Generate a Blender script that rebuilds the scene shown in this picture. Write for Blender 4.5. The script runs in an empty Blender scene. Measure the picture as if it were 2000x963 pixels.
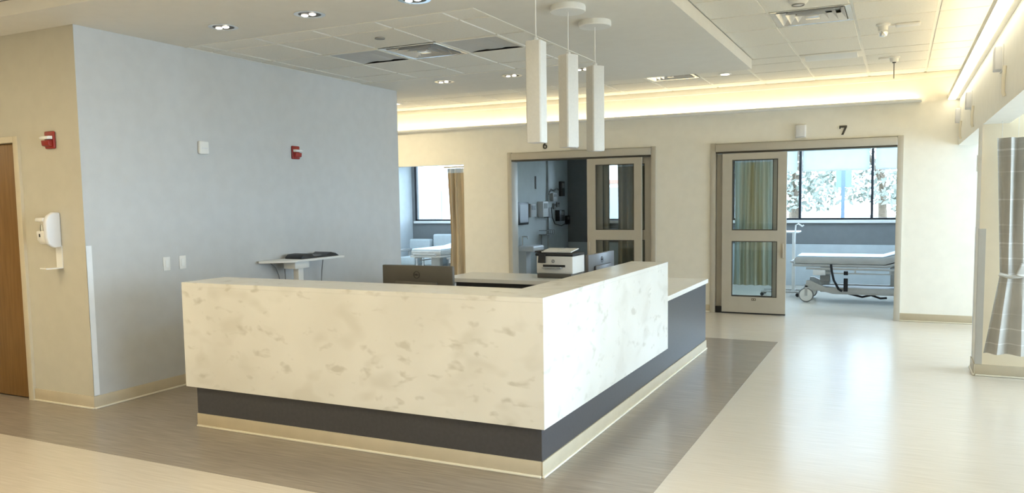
import bpy, bmesh, math, random
from mathutils import Matrix, Vector
random.seed(7)
S = bpy.context.scene
COL = S.collection
PI = math.pi

# ------------------------------------------------------------------ camera
F_PX, YAW, PITCH, ROLL, CAM_H = 1549.95, -0.453903, -0.0811226, 0.0147635, 1.64
cy_, sy_, cp_, sp_ = math.cos(YAW), math.sin(YAW), math.cos(PITCH), math.sin(PITCH)
fwd = Vector((sy_ * cp_, cy_ * cp_, sp_)); rgt = Vector((cy_, -sy_, 0)); dwn = fwd.cross(rgt)
cr_, sr_ = math.cos(ROLL), math.sin(ROLL)
r2 = cr_ * rgt + sr_ * dwn; d2 = -sr_ * rgt + cr_ * dwn
cam_d = bpy.data.cameras.new('camera'); cam = bpy.data.objects.new('camera', cam_d); COL.objects.link(cam)
cam.matrix_world = Matrix(((r2.x, -d2.x, -fwd.x, 0), (r2.y, -d2.y, -fwd.y, 0), (r2.z, -d2.z, -fwd.z, CAM_H), (0, 0, 0, 1)))
cam_d.sensor_width = 36; cam_d.lens = F_PX / 2000 * 36; cam_d.shift_y = (518.38 - 481.5) / 2000
cam_d.clip_start = 0.05; cam_d.clip_end = 300
S.camera = cam
# ------------------------------------------------------------------ view, world, daylight
S.view_settings.view_transform = 'Standard'; S.view_settings.look = 'None'
S.view_settings.gamma = 1.0; S.view_settings.use_curve_mapping = False
S.view_settings.exposure = 1.1
SKY_STRENGTH = 9.0
WARM = (1.0, 0.83, 0.53)
w = bpy.data.worlds.new('world'); S.world = w; w.use_nodes = True
bg = w.node_tree.nodes['Background']; bg.inputs[0].default_value = (0.62, 0.80, 1.0, 1); bg.inputs[1].default_value = SKY_STRENGTH
def portal(name, loc, rot, sx, sy):          # daylight sampling through a window opening
    l = bpy.data.lights.new(name, 'AREA'); l.shape = 'RECTANGLE'; l.size = sx; l.size_y = sy
    l.cycles.is_portal = True
    o = bpy.data.objects.new(name, l); COL.objects.link(o); o.location = loc; o.rotation_euler = rot
R90 = PI / 2
portal('daylight_portal_room_seven', (-1.05, 15.62, 1.93), (-R90, 0, 0), 3.7, 1.5)
portal('daylight_portal_room_six', (-4.55, 15.62, 1.93), (-R90, 0, 0), 2.2, 1.5)
portal('daylight_portal_room_five', (-8.75, 15.62, 1.93), (-R90, 0, 0), 2.6, 1.5)
for yy, ww in ((10.05, 2.3), (6.4, 2.9), (2.2, 2.9), (-1.9, 2.9)):
    portal('daylight_portal_bay', (4.32, yy, 1.5), (0, R90, 0), 2.2, ww)

# ------------------------------------------------------------------ materials
MATS = {}
def mat(name, col, rough=0.6, metal=0.0, var=0.04, scale=8.0, stretch=(1, 1, 1), bump=0.0, bscale=200.0, col2=None,
        emit=None, estr=0.0, trans=0.0, coat=0.0, spec=0.5, ramp=(0.35, 0.65), alpha=1.0, detail=3.0, ior=1.45):
    m = bpy.data.materials.new(name); m.use_nodes = True; nt = m.node_tree; b = nt.nodes['Principled BSDF']
    tc = nt.nodes.new('ShaderNodeTexCoord'); mp = nt.nodes.new('ShaderNodeMapping'); mp.inputs['Scale'].default_value = stretch
    nz = nt.nodes.new('ShaderNodeTexNoise'); nz.inputs['Scale'].default_value = scale; nz.inputs['Detail'].default_value = detail
    cr = nt.nodes.new('ShaderNodeValToRGB')
    c2 = col2 if col2 else tuple(min(1, c * (1 + var)) for c in col); c1 = col if col2 else tuple(c * (1 - var) for c in col)
    cr.color_ramp.elements[0].position = ramp[0]; cr.color_ramp.elements[0].color = (*c1, 1)
    cr.color_ramp.elements[1].position = ramp[1]; cr.color_ramp.elements[1].color = (*c2, 1)
    L = nt.links.new
    L(tc.outputs['Object'], mp.inputs['Vector']); L(mp.outputs[0], nz.inputs['Vector']); L(nz.outputs['Fac'], cr.inputs[0]); L(cr.outputs[0], b.inputs['Base Color'])
    b.inputs['Roughness'].default_value = rough; b.inputs['Metallic'].default_value = metal
    b.inputs['Transmission Weight'].default_value = trans; b.inputs['Coat Weight'].default_value = coat
    b.inputs['Specular IOR Level'].default_value = spec; b.inputs['Alpha'].default_value = alpha; b.inputs['IOR'].default_value = ior
    if bump:
        n2 = nt.nodes.new('ShaderNodeTexNoise'); n2.inputs['Scale'].default_value = bscale
        bp = nt.nodes.new('ShaderNodeBump'); bp.inputs['Strength'].default_value = bump; bp.inputs['Distance'].default_value = 0.002
        L(mp.outputs[0], n2.inputs['Vector']); L(n2.outputs['Fac'], bp.inputs['Height']); L(bp.outputs[0], b.inputs['Normal'])
    if emit:
        b.inputs['Emission Color'].default_value = (*emit, 1); b.inputs['Emission Strength'].default_value = estr
    MATS[name] = m
    return m
mat('paint_cream', (0.88, 0.855, 0.775), 0.6, var=0.015, bump=0.08)
mat('paint_beige', (0.56, 0.53, 0.44), 0.6, var=0.02, bump=0.1)
mat('paint_blue', (0.575, 0.578, 0.57), 0.55, var=0.02, bump=0.1)
mat('paint_bay', (0.70, 0.59, 0.41), 0.6, var=0.015, bump=0.08)
mat('paint_white', (0.80, 0.79, 0.75), 0.6, var=0.015, bump=0.06)
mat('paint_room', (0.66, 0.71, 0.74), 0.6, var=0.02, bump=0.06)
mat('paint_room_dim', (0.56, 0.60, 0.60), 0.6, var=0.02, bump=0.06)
mat('paint_charcoal', (0.20, 0.21, 0.215), 0.6, var=0.03, bump=0.06)
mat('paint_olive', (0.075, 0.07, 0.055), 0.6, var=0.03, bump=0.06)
mat('wainscot', (0.50, 0.55, 0.57), 0.5, var=0.03)
mat('ceiling_gypsum', (0.78, 0.755, 0.69), 0.7, var=0.012, bump=0.05)
mat('ceiling_tile', (0.85, 0.82, 0.74), 0.8, var=0.025, scale=60, bump=0.35, bscale=320)
mat('grid_metal', (0.88, 0.85, 0.76), 0.4, var=0.01)
mat('floor_light', (0.60, 0.54, 0.45), 0.22, scale=7, stretch=(0.5, 9, 1), col2=(0.68, 0.62, 0.53), bump=0.05, bscale=20, spec=0.8, ramp=(0.3, 0.7), detail=6)
mat('floor_dark', (0.27, 0.228, 0.187), 0.24, scale=7, stretch=(0.5, 9, 1), col2=(0.35, 0.305, 0.255), bump=0.05, bscale=20, spec=0.5, ramp=(0.3, 0.7), detail=6)
mat('vinyl_base', (0.55, 0.475, 0.345), 0.45, var=0.03)
mat('vinyl_bead', (0.82, 0.76, 0.62), 0.4, var=0.02)
mat('laminate_dark', (0.064, 0.063, 0.070), 0.33, var=0.06, scale=40, spec=0.55)
mat('laminate_gray', (0.30, 0.29, 0.27), 0.5, var=0.03)
mat('worktop_white', (0.80, 0.775, 0.71), 0.28, var=0.02)
mat('trim_white', (0.86, 0.86, 0.83), 0.4, var=0.01)
mat('troffer_gray', (0.55, 0.55, 0.54), 0.5, var=0.02)
mat('plastic_white', (0.82, 0.81, 0.77), 0.35, var=0.01)
mat('plastic_cool', (0.74, 0.74, 0.75), 0.4, var=0.01)
mat('plastic_black', (0.018, 0.018, 0.02), 0.4, var=0.1)
mat('plastic_gray', (0.25, 0.25, 0.245), 0.45, var=0.04)
mat('plastic_taupe', (0.085, 0.078, 0.066), 0.35, var=0.04)
mat('plastic_silver', (0.13, 0.135, 0.15), 0.32, metal=0.15, var=0.02)
mat('printer_white', (0.72, 0.70, 0.66), 0.4, var=0.01)
mat('metal_brushed', (0.58, 0.56, 0.52), 0.35, metal=0.9, var=0.05, scale=30, stretch=(1, 1, 12))
mat('diffuser_metal', (0.86, 0.86, 0.85), 0.18, metal=0.6, var=0.02)
mat('metal_polished', (0.88, 0.88, 0.87), 0.09, metal=1.0, var=0.02)
mat('metal_dark', (0.10, 0.09, 0.075), 0.4, metal=0.7, var=0.05)
mat('door_frame', (0.52, 0.485, 0.415), 0.42, var=0.02)
mat('door_leaf_metal', (0.50, 0.465, 0.395), 0.4, var=0.02)
mat('frame_beige', (0.60, 0.53, 0.39), 0.45, var=0.02)
mat('wood_door', (0.17, 0.085, 0.022), 0.4, scale=5, stretch=(9, 9, 0.6), col2=(0.235, 0.125, 0.038), bump=0.05, bscale=60, ramp=(0.25, 0.75), detail=6)
mat('red_plastic', (0.30, 0.022, 0.016), 0.35, var=0.05)
mat('lens_clear', (0.9, 0.9, 0.88), 0.12, var=0.01)
mat('shade_fabric', (0.70, 0.69, 0.65), 0.7, var=0.02, scale=60, bump=0.1)
mat('curtain_tan', (0.58, 0.48, 0.34), 0.85, scale=3, stretch=(2, 1, 0.15), col2=(0.68, 0.59, 0.45), bump=0.15)
mat('curtain_sage', (0.62, 0.55, 0.38), 0.85, scale=3, stretch=(3, 1, 0.1), col2=(0.66, 0.70, 0.66), bump=0.15)
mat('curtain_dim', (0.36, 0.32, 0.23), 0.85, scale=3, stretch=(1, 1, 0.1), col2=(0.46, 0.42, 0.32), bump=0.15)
mat('mesh_white', (0.75, 0.78, 0.80), 0.8, var=0.05, scale=80)
mat('sheet_blue', (0.68, 0.80, 0.92), 0.7, var=0.03)
mat('mattress_gray', (0.48, 0.48, 0.47), 0.55, var=0.04)
mat('bed_frame', (0.46, 0.455, 0.44), 0.4, var=0.04)
mat('rubber_gray', (0.22, 0.22, 0.22), 0.6, var=0.05)
mat('strap_black', (0.015, 0.015, 0.018), 0.7, var=0.1)
mat('blind_white', (0.80, 0.84, 0.86), 0.8, var=0.015)
mat('window_dark', (0.02, 0.022, 0.028), 0.4, var=0.05)
mat('steel_guard', (0.84, 0.86, 0.88), 0.35, var=0.02)
mat('guard_taupe', (0.45, 0.42, 0.36), 0.5, var=0.02)
mat('light_lens', (0.9, 0.88, 0.8), 0.4, emit=(1, 0.92, 0.70), estr=2.6)
mat('cove_lens', (0.9, 0.88, 0.8), 0.4, emit=WARM, estr=4.8)
mat('added_troffer_lens', (0.9, 0.88, 0.8), 0.4, emit=WARM, estr=6.6)
mat('added_bay_lens', (0.9, 0.9, 0.9), 0.4, emit=(0.80, 0.89, 1.0), estr=2.4)
mat('added_room_lens', (0.9, 0.9, 0.9), 0.4, emit=(0.60, 0.80, 1.0), estr=2.3)
mat('up_lens', (0.9, 0.88, 0.8), 0.4, emit=WARM, estr=5.0)
mat('lamp_small', (0.9, 0.88, 0.8), 0.3, emit=(1, 0.93, 0.8), estr=1.3)
mat('screen_glow', (0.03, 0.04, 0.05), 0.15, var=0.1)
mat('grass', (0.09, 0.10, 0.065), 0.9, scale=4, col2=(0.11, 0.115, 0.08))
mat('foliage', (0.12, 0.14, 0.115), 0.8, scale=2.0, col2=(0.22, 0.23, 0.20))
mat('bark', (0.12, 0.09, 0.065), 0.9, var=0.2, scale=20)
mat('post_blue', (0.09, 0.13, 0.19), 0.5, var=0.04)
mat('banner_blue', (0.13, 0.19, 0.30), 0.7, var=0.04)
mat('facade_white', (0.55, 0.55, 0.54), 0.7, var=0.03)
mat('facade_red', (0.30, 0.12, 0.09), 0.7, var=0.05)
mat('facade_glass', (0.16, 0.18, 0.20), 0.2, var=0.05)

def translucent(name, amt):
    nt = MATS[name].node_tree; b = nt.nodes['Principled BSDF']; out = [n for n in nt.nodes if n.type == 'OUTPUT_MATERIAL'][0]
    cr = [n for n in nt.nodes if n.type == 'VALTORGB'][0]; t = nt.nodes.new('ShaderNodeBsdfTranslucent'); mx = nt.nodes.new('ShaderNodeMixShader'); mx.inputs[0].default_value = amt
    nt.links.new(cr.outputs[0], t.inputs[0]); nt.links.new(b.outputs[0], mx.inputs[1]); nt.links.new(t.outputs[0], mx.inputs[2]); nt.links.new(mx.outputs[0], out.inputs[0])
for n_, a_ in (('blind_white', .6), ('curtain_tan', .3), ('curtain_sage', .55), ('curtain_dim', .4), ('mesh_white', .5)): translucent(n_, a_)
def glass_mat():
    m = bpy.data.materials.new('clear_glass'); m.use_nodes = True; nt = m.node_tree
    for n in list(nt.nodes): nt.nodes.remove(n)
    o = nt.nodes.new('ShaderNodeOutputMaterial'); mx = nt.nodes.new('ShaderNodeMixShader'); t = nt.nodes.new('ShaderNodeBsdfTransparent')
    g = nt.nodes.new('ShaderNodeBsdfGlossy'); fr = nt.nodes.new('ShaderNodeFresnel'); nz = nt.nodes.new('ShaderNodeTexNoise')
    nz.inputs['Scale'].default_value = 2; mr = nt.nodes.new('ShaderNodeMapRange'); mr.inputs['To Min'].default_value = 0.01; mr.inputs['To Max'].default_value = 0.03
    t.inputs[0].default_value = (0.95, 0.97, 0.965, 1); fr.inputs[0].default_value = 1.45
    L = nt.links.new; L(nz.outputs['Fac'], mr.inputs['Value']); L(mr.outputs[0], g.inputs['Roughness'])
    L(fr.outputs[0], mx.inputs[0]); L(t.outputs[0], mx.inputs[1]); L(g.outputs[0], mx.inputs[2]); L(mx.outputs[0], o.inputs[0])
    MATS['glass'] = m
glass_mat()

def quartz_mat():
    m = mat('quartz', (0.80, 0.785, 0.73), 0.3, var=0.02, scale=3)
    nt = m.node_tree; b = nt.nodes['Principled BSDF']; L = nt.links.new
    tc = [n for n in nt.nodes if n.type == 'TEX_COORD'][0]; base = [n for n in nt.nodes if n.type == 'VALTORGB'][0]
    prev = base.outputs[0]
    for sc, st, lo, hi, colr, amt in ((3.2, (1, 1, 1.6), 0.55, 0.70, (0.56, 0.53, 0.45), 0.40), (9.0, (0.8, 0.8, 1.5), 0.60, 0.72, (0.46, 0.43, 0.35), 0.55), (1.1, (1, 1, 1.3), 0.42, 0.75, (0.64, 0.61, 0.54), 0.6)):
        mp = nt.nodes.new('ShaderNodeMapping'); mp.inputs['Scale'].default_value = st
        nz = nt.nodes.new('ShaderNodeTexNoise'); nz.inputs['Scale'].default_value = sc; nz.inputs['Detail'].default_value = 2; nz.inputs['Distortion'].default_value = 0.25
        mr = nt.nodes.new('ShaderNodeMapRange'); mr.inputs['From Min'].default_value = lo; mr.inputs['From Max'].default_value = hi; mr.inputs['To Max'].default_value = amt
        mx = nt.nodes.new('ShaderNodeMix'); mx.data_type = 'RGBA'; mx.inputs[7].default_value = (*colr, 1)
        L(tc.outputs['Object'], mp.inputs[0]); L(mp.outputs[0], nz.inputs['Vector']); L(nz.outputs['Fac'], mr.inputs['Value']); L(mr.outputs[0], mx.inputs[0])
        L(prev, mx.inputs[6]); prev = mx.outputs[2]
    L(prev, b.inputs['Base Color'])
quartz_mat()

def stripe_curtain():
    m = mat('curtain_striped', (0.40, 0.375, 0.33), 0.8, scale=4, col2=(0.46, 0.435, 0.385), bump=0.1)
    nt = m.node_tree; b = nt.nodes['Principled BSDF']; L = nt.links.new
    tc = [n for n in nt.nodes if n.type == 'TEX_COORD'][0]; base = [n for n in nt.nodes if n.type == 'VALTORGB'][0]
    mp = nt.nodes.new('ShaderNodeMapping'); mp.inputs['Scale'].default_value = (0.5, 0.5, 38)
    nz = nt.nodes.new('ShaderNodeTexNoise'); nz.inputs['Scale'].default_value = 1; nz.inputs['Detail'].default_value = 1
    mr = nt.nodes.new('ShaderNodeMapRange'); mr.inputs['From Min'].default_value = 0.58; mr.inputs['From Max'].default_value = 0.66; mr.inputs['To Max'].default_value = 0.5
    mx = nt.nodes.new('ShaderNodeMix'); mx.data_type = 'RGBA'; mx.inputs[7].default_value = (0.72, 0.72, 0.68, 1)
    L(tc.outputs['Object'], mp.inputs[0]); L(mp.outputs[0], nz.inputs['Vector']); L(nz.outputs['Fac'], mr.inputs['Value']); L(mr.outputs[0], mx.inputs[0])
    L(base.outputs[0], mx.inputs[6]); L(mx.outputs[2], b.inputs['Base Color'])
stripe_curtain()

# ------------------------------------------------------------------ builders
WL = {}
def tag(o, label=None, cat=None, group=None, kind=None):
    if label: o['label'] = label
    if cat: o['category'] = cat
    if group: o['group'] = group
    if kind: o['kind'] = kind
    return o
def thing(name, loc, label, cat, group=None, rz=0.0, kind=None):
    o = bpy.data.objects.new(name, None); COL.objects.link(o); o.location = loc; o.rotation_euler = (0, 0, rz); o.empty_display_size = 0.1
    WL[o] = Vector(loc)
    return tag(o, label, cat, group, kind)
class MB:
    def __init__(s): s.v = []; s.f = []; s.m = []
    def _add(s, vs, fs, mi=0):
        n = len(s.v); s.v += [tuple(v) for v in vs]; s.f += [tuple(i + n for i in f) for f in fs]; s.m += [mi] * len(fs); return s
    def box(s, x0, x1, y0, y1, z0, z1, mi=0):
        return s._add([(x0, y0, z0), (x1, y0, z0), (x1, y1, z0), (x0, y1, z0), (x0, y0, z1), (x1, y0, z1), (x1, y1, z1), (x0, y1, z1)],
                      [(0, 3, 2, 1), (4, 5, 6, 7), (0, 1, 5, 4), (1, 2, 6, 5), (2, 3, 7, 6), (3, 0, 4, 7)], mi)
    def obox(s, c, size, rot=(0, 0, 0), mi=0):
        from mathutils import Euler
        M = Euler(rot).to_matrix(); c = Vector(c); k = len(s.v)
        s.box(-size[0] / 2, size[0] / 2, -size[1] / 2, size[1] / 2, -size[2] / 2, size[2] / 2, mi)
        for i in range(k, len(s.v)): s.v[i] = tuple(M @ Vector(s.v[i]) + c)
        return s
    def prism(s, pts, axis, a0, a1, mi=0):
        def P(p, a): return (a, p[0], p[1]) if axis == 'x' else (p[0], a, p[1]) if axis == 'y' else (p[0], p[1], a)
        n = len(pts); vs = [P(p, a0) for p in pts] + [P(p, a1) for p in pts]
        fs = [tuple(range(n))[::-1], tuple(range(n, 2 * n))] + [(i, (i + 1) % n, n + (i + 1) % n, n + i) for i in range(n)]
        return s._add(vs, fs, mi)
    def cyl(s, p0, p1, r0, r1=None, n=20, mi=0):
        r1 = r0 if r1 is None else r1; p0, p1 = Vector(p0), Vector(p1); d = (p1 - p0).normalized()
        a = d.orthogonal().normalized(); b = d.cross(a); vs = []
        for p, r in ((p0, r0), (p1, r1)):
            vs += [p + r * (math.cos(2 * PI * i / n) * a + math.sin(2 * PI * i / n) * b) for i in range(n)]
        return s._add(vs, [tuple(range(n))[::-1], tuple(range(n, 2 * n))] + [(i, (i + 1) % n, n + (i + 1) % n, n + i) for i in range(n)], mi)
    def tube(s, pts, r, n=8, mi=0):
        pts = [Vector(p) for p in pts]; rings = []; up = None
        for i, p in enumerate(pts):
            d = ((pts[min(i + 1, len(pts) - 1)] - pts[max(i - 1, 0)])).normalized()
            a = d.orthogonal().normalized() if up is None else (up - d * up.dot(d)).normalized()
            up = a; b = d.cross(a); rings.append([p + r * (math.cos(2 * PI * k / n) * a + math.sin(2 * PI * k / n) * b) for k in range(n)])
        vs = [v for rr in rings for v in rr]; fs = []
        for i in range(len(pts) - 1):
            for k in range(n): fs.append((i * n + k, i * n + (k + 1) % n, (i + 1) * n + (k + 1) % n, (i + 1) * n + k))
        fs += [tuple(range(n))[::-1], tuple(range((len(pts) - 1) * n, len(pts) * n))]
        return s._add(vs, fs, mi)
    def lathe(s, prof, c=(0, 0, 0), n=28, mi=0, axis='z'):
        vs = []
        for r, z in prof:
            for i in range(n):
                a = 2 * PI * i / n; q = (r * math.cos(a), r * math.sin(a), z)
                if axis == 'y': q = (q[0], q[2], q[1])
                if axis == 'x': q = (q[2], q[0], q[1])
                vs.append((c[0] + q[0], c[1] + q[1], c[2] + q[2]))
        fs = [(j * n + i, j * n + (i + 1) % n, (j + 1) * n + (i + 1) % n, (j + 1) * n + i) for j in range(len(prof) - 1) for i in range(n)]
        fs += [tuple(range(n))[::-1], tuple(range((len(prof) - 1) * n, len(prof) * n))]
        return s._add(vs, fs, mi)
    def build(s, name, mats, parent=None, bevel=0.0, seg=2, local=False, smooth=True, tri=0):
        me = bpy.data.meshes.new(name)
        off = Vector((0, 0, 0)) if (parent is None or local) else WL[parent]
        bm = bmesh.new(); vs = [bm.verts.new(Vector(v) - off) for v in s.v]; bm.verts.ensure_lookup_table()
        for f, mi in zip(s.f, s.m):
            try: fc = bm.faces.new([vs[i] for i in f]); fc.material_index = mi
            except ValueError: pass
        bmesh.ops.recalc_face_normals(bm, faces=bm.faces)
        if bevel:
            es = [e for e in bm.edges if len(e.link_faces) == 2 and e.calc_face_angle(0) > 0.6]
            bmesh.ops.bevel(bm, geom=es, offset=bevel, segments=seg, profile=0.5, affect='EDGES', clamp_overlap=True)
        bm.to_mesh(me); bm.free()
        for m_ in (mats if isinstance(mats, (list, tuple)) else [mats]): me.materials.append(MATS[m_])
        if smooth:
            for p in me.polygons: p.use_smooth = True
            me.set_sharp_from_angle(angle=math.radians(38))
        o = bpy.data.objects.new(name, me); COL.objects.link(o)
        if parent is not None:
            o.parent = parent; WL[o] = WL.get(parent, Vector((0, 0, 0)))
        else:
            WL[o] = Vector((0, 0, 0))
        return o
def B(x0, x1, y0, y1, z0, z1): return MB().box(x0, x1, y0, y1, z0, z1)
def copy_tree(o, parent=None, **kw):
    c = o.copy(); COL.objects.link(c); c.parent = parent; WL[c] = WL.get(o)
    for ch in o.children: copy_tree(ch, c)
    return c
def struct(o, label, cat): return tag(o, label, cat, kind='structure')
def text_mesh(txt, size, depth=0.002):
    cu = bpy.data.curves.new('lettering', 'FONT'); cu.body = txt; cu.size = size; cu.extrude = depth / 2; cu.align_x = 'CENTER'; cu.align_y = 'CENTER'
    t = bpy.data.objects.new('lettering', cu); COL.objects.link(t); bpy.context.view_layer.update()
    me = bpy.data.meshes.new_from_object(t.evaluated_get(bpy.context.evaluated_depsgraph_get()))
    bpy.data.objects.remove(t); return me
def lettering(name, txt, size, material, parent, loc, rot, depth=0.002):
    me = text_mesh(txt, size, depth); me.materials.clear(); me.materials.append(MATS[material])
    o = bpy.data.objects.new(name, me); COL.objects.link(o); o.parent = parent; o.location = Vector(loc) - WL[parent]; o.rotation_euler = rot; WL[o] = WL[parent]
    return o

# ================================================================== SHELL
YB, XR, ZC, ZS = 11.46, 0.65, 3.18, 3.07       # back wall, right wall, tile ceiling, soffit
YO = 15.5                                      # outer wall of the patient rooms
fl = struct(B(-13, 4.6, -5, 15.7, -0.12, 0).build('floor', 'floor_light'), 'pale streaked sheet vinyl floor across the whole ward', 'floor')
B(-13, -1.2, 3.46, 9.31, 0.0002, 0.0015).build('dark_inlay', 'floor_dark', fl)
fl.children[0]['label'] = 'dark brown vinyl inlay around the desk'

# left: beige wall with wooden door, grey-blue wall
DX0, DX1, DZ = -7.62, -6.66, 2.185
m = MB()
m.box(-13, DX0 - 0.02, 4.21, 4.35, 0, ZS); m.box(DX0 - 0.02, DX1 + 0.02, 4.21, 4.35, DZ + 0.02, ZS); m.box(DX1 + 0.02, -5.85, 4.21, 4.35, 0, ZS)
wlf = m.build('wall_left_front', ['paint_beige', 'paint_blue'], smooth=False)
for p in wlf.data.polygons:
    if p.normal.x > 0.9 and p.center.x > -5.86: p.material_index = 1
struct(wlf, 'beige painted wall with the brown door at far left', 'wall')
struct(B(-5.98, -5.85, 4.35, 8.68, 0, ZS).build('wall_left', 'paint_blue'), 'long grey-blue painted wall left of the desk', 'wall')
struct(B(-13, -5.98, 8.55, 8.68, 0, ZS).build('wall_left_rear', 'paint_cream'), 'cream wall end behind the grey-blue wall', 'wall')
struct(B(-13.1, -13, -5, 15.6, 0, 3.4).build('wall_far_left', 'paint_beige'), 'beige wall closing the corridor out of view', 'wall')
struct(B(-13, 4.6, -5.1, -5, 0, 3.4).build('wall_behind', 'paint_beige'), 'beige wall behind the viewpoint', 'wall')

def base(name, x0, y0, x1, y1, label, side, h=0.105, parent=None):
    # vinyl cove base with a pale bead at the floor; side = outward normal
    nx, ny = side; t = 0.011
    def strip(mb, th, z0, z1):
        xs = sorted((x0, x0 + nx * th, x1, x1 + nx * th)); ys = sorted((y0, y0 + ny * th, y1, y1 + ny * th))
        mb.box(xs[0], xs[-1], ys[0], ys[-1], z0, z1)
    a = MB(); strip(a, t, 0.016, h); o = a.build(name, 'vinyl_base', parent, bevel=0.003)
    b2 = MB(); strip(b2, 0.022, 0.0016, 0.016); b2.build('bead', 'vinyl_bead', o, bevel=0.005)
    if parent is None: struct(o, label, 'baseboard')
    return o
base('baseboard_left_front', -6.60, 4.21, -5.84, 4.21, 'tan vinyl baseboard under the beige wall', (0, -1))
base('baseboard_left', -5.85, 4.20, -5.85, 8.68, 'tan vinyl baseboard under the grey-blue wall', (1, 0))

# back wall with three openings
O5, O6, O7 = (-8.6, -6.45, 2.25), (-5.62, -3.235, 2.40), (-2.405, 0.018, 2.40)
m = MB(); xs = -13
for (a, b_, h) in (O5, O6, O7):
    m.box(xs, a, YB, YB + 0.18, 0, 3.4); m.box(a, b_, YB, YB + 0.18, h, 3.4); xs = b_
m.box(xs, 4.4, YB, YB + 0.18, 0, 3.4)
struct(m.build('wall_back', 'paint_cream', smooth=False), 'cream wall with the numbered patient room doors', 'wall')
base('baseboard_back', 0.03, YB, 4.2, YB, 'tan baseboard right of the door marked 7', (0, -1))
base('baseboard_back', -3.22, YB, -2.42, YB, 'tan baseboard between the doors marked 6 and 7', (0, -1))
base('baseboard_back', -6.45, YB, -5.64, YB, 'tan baseboard between the curtained opening and door 6', (0, -1))
struct(B(-12, XR, YB - 0.028, YB, ZC - 0.075, ZC).build('trim_1', 'grid_metal', bevel=0.006), 'pale angle trim where back wall meets ceiling', 'trim')

# right wall: header over the bays, piers, partitions, outer bay wall with added windows
bays = [(-4.6, 0.0), (0.4, 4.0), (4.4, 8.21), (8.6, YB)]
m = MB(); m.box(XR, XR + 0.2, -5, YB, 2.253, 3.4)
for a, b_ in ((-5, -4.6), (0.0, 0.4), (4.0, 4.4), (8.21, 8.6)): m.box(XR, XR + 0.2, a, b_, 0, 2.253)
wr_ = m.build('wall_right', ['paint_cream', 'paint_bay'], smooth=False)
for p in wr_.data.polygons:
    if abs(p.normal.y) > .9 and p.center.z < 2.2 and p.center.y < 8.4: p.material_index = 1
struct(wr_, 'cream header and piers along the right side bays', 'wall')
for i, (a, b_) in enumerate(((-5, -4.6), (0.0, 0.4), (4.0, 4.4), (8.21, 8.6))):
    struct(B(XR + 0.2, 4.2, a, b_, 0, 2.75).build('wall_partition', 'paint_bay', smooth=False),
           ['cream partition between bays behind viewpoint', 'second cream partition beside viewpoint', 'cream partition at the near end of the curtained bay', 'cream partition behind the grey striped curtain'][i], 'wall')
base('baseboard_right', XR, 8.21, 4.2, 8.21, 'taupe baseboard under the striped curtain', (0, -1))
base('baseboard_right', XR, 8.20, XR, 8.6, 'taupe baseboard around the right hand pier end', (-1, 0))
m = MB(); yy = -5
wins = [(-3.4, -0.4), (0.8, 3.7), (4.95, 7.85), (8.9, 11.2)]  # windows added unseen, bringing cool daylight to the desk's side panel
for a, b_ in wins:
    m.box(4.2, 4.4, yy, a, 0, 3.4); m.box(4.2, 4.4, a, b_, 0, 0.4); m.box(4.2, 4.4, a, b_, 2.65, 3.4); yy = b_
m.box(4.2, 4.4, yy, YB + 0.18, 0, 3.4)
struct(m.build('wall_right_outer', 'paint_room', smooth=False), 'outer wall of the right bays with added unseen windows', 'wall')
struct(B(XR + 0.2, 4.4, -5, YB, 2.75, 2.95).build('ceiling_bays', 'ceiling_gypsum'), 'white ceiling inside the right bays', 'ceiling')
wn = 4
for a, b_ in wins:
    wo = thing('window_%d' % wn, (4.3, (a + b_) / 2, 0.4), 'added unseen dark framed bay window facing the desk side, number %d along' % (wn - 3), 'window', kind='structure'); wn += 1
    f = MB()
    f.box(4.27, 4.33, a, b_, 0.4, 0.45); f.box(4.27, 4.33, a, b_, 2.6, 2.65); f.box(4.27, 4.33, a, a + .05, .45, 2.6); f.box(4.27, 4.33, b_ - .05, b_, .45, 2.6); f.box(4.27, 4.33, (a + b_) / 2 - .025, (a + b_) / 2 + .025, .45, 2.6)
    f.build('frame', 'window_dark', wo)
    for q0, q1 in ((a + .05, (a + b_) / 2 - .025), ((a + b_) / 2 + .025, b_ - .05)): B(4.297, 4.303, q0, q1, .45, 2.6).build('pane', 'glass', wo)

# patient rooms behind the back wall
def room_side(name, x, label, m1='paint_room'):
    struct(B(x - 0.06, x + 0.06, YB + 0.18, YO, 0, 2.75).build(name, m1), label, 'wall')
room_side('wall_room_left', -10.16, 'pale blue side wall inside the curtained room at left')
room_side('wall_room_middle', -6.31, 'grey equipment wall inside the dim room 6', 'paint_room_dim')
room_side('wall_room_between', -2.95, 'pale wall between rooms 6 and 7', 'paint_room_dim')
room_side('wall_room_right', 0.95, 'pale wall at the right of room 7')
struct(B(-13, 4.4, YB + 0.18, YO + 0.2, 2.75, 2.95).build('ceiling_rooms', 'ceiling_gypsum'), 'white ceiling inside the patient rooms', 'ceiling')
W5, W6, W7 = (-10.04, -7.5), (-5.6, -3.5), (-2.87, 0.80)
WZ0, WZ1 = 1.21, 2.62
m = MB(); xs = -13
for a, b_ in (W5, W6, W7):
    m.box(xs, a, YO, YO + 0.2, 0, 3.0); m.box(a, b_, YO, YO + 0.2, 0, WZ0); m.box(a, b_, YO, YO + 0.2, WZ1, 3.0); xs = b_
m.box(xs, 4.4, YO, YO + 0.2, 0, 3.0)
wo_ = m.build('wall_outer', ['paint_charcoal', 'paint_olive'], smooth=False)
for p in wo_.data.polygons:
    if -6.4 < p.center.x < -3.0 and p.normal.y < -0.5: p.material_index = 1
struct(wo_, 'dark grey outer wall under the patient room windows', 'wall')
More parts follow.
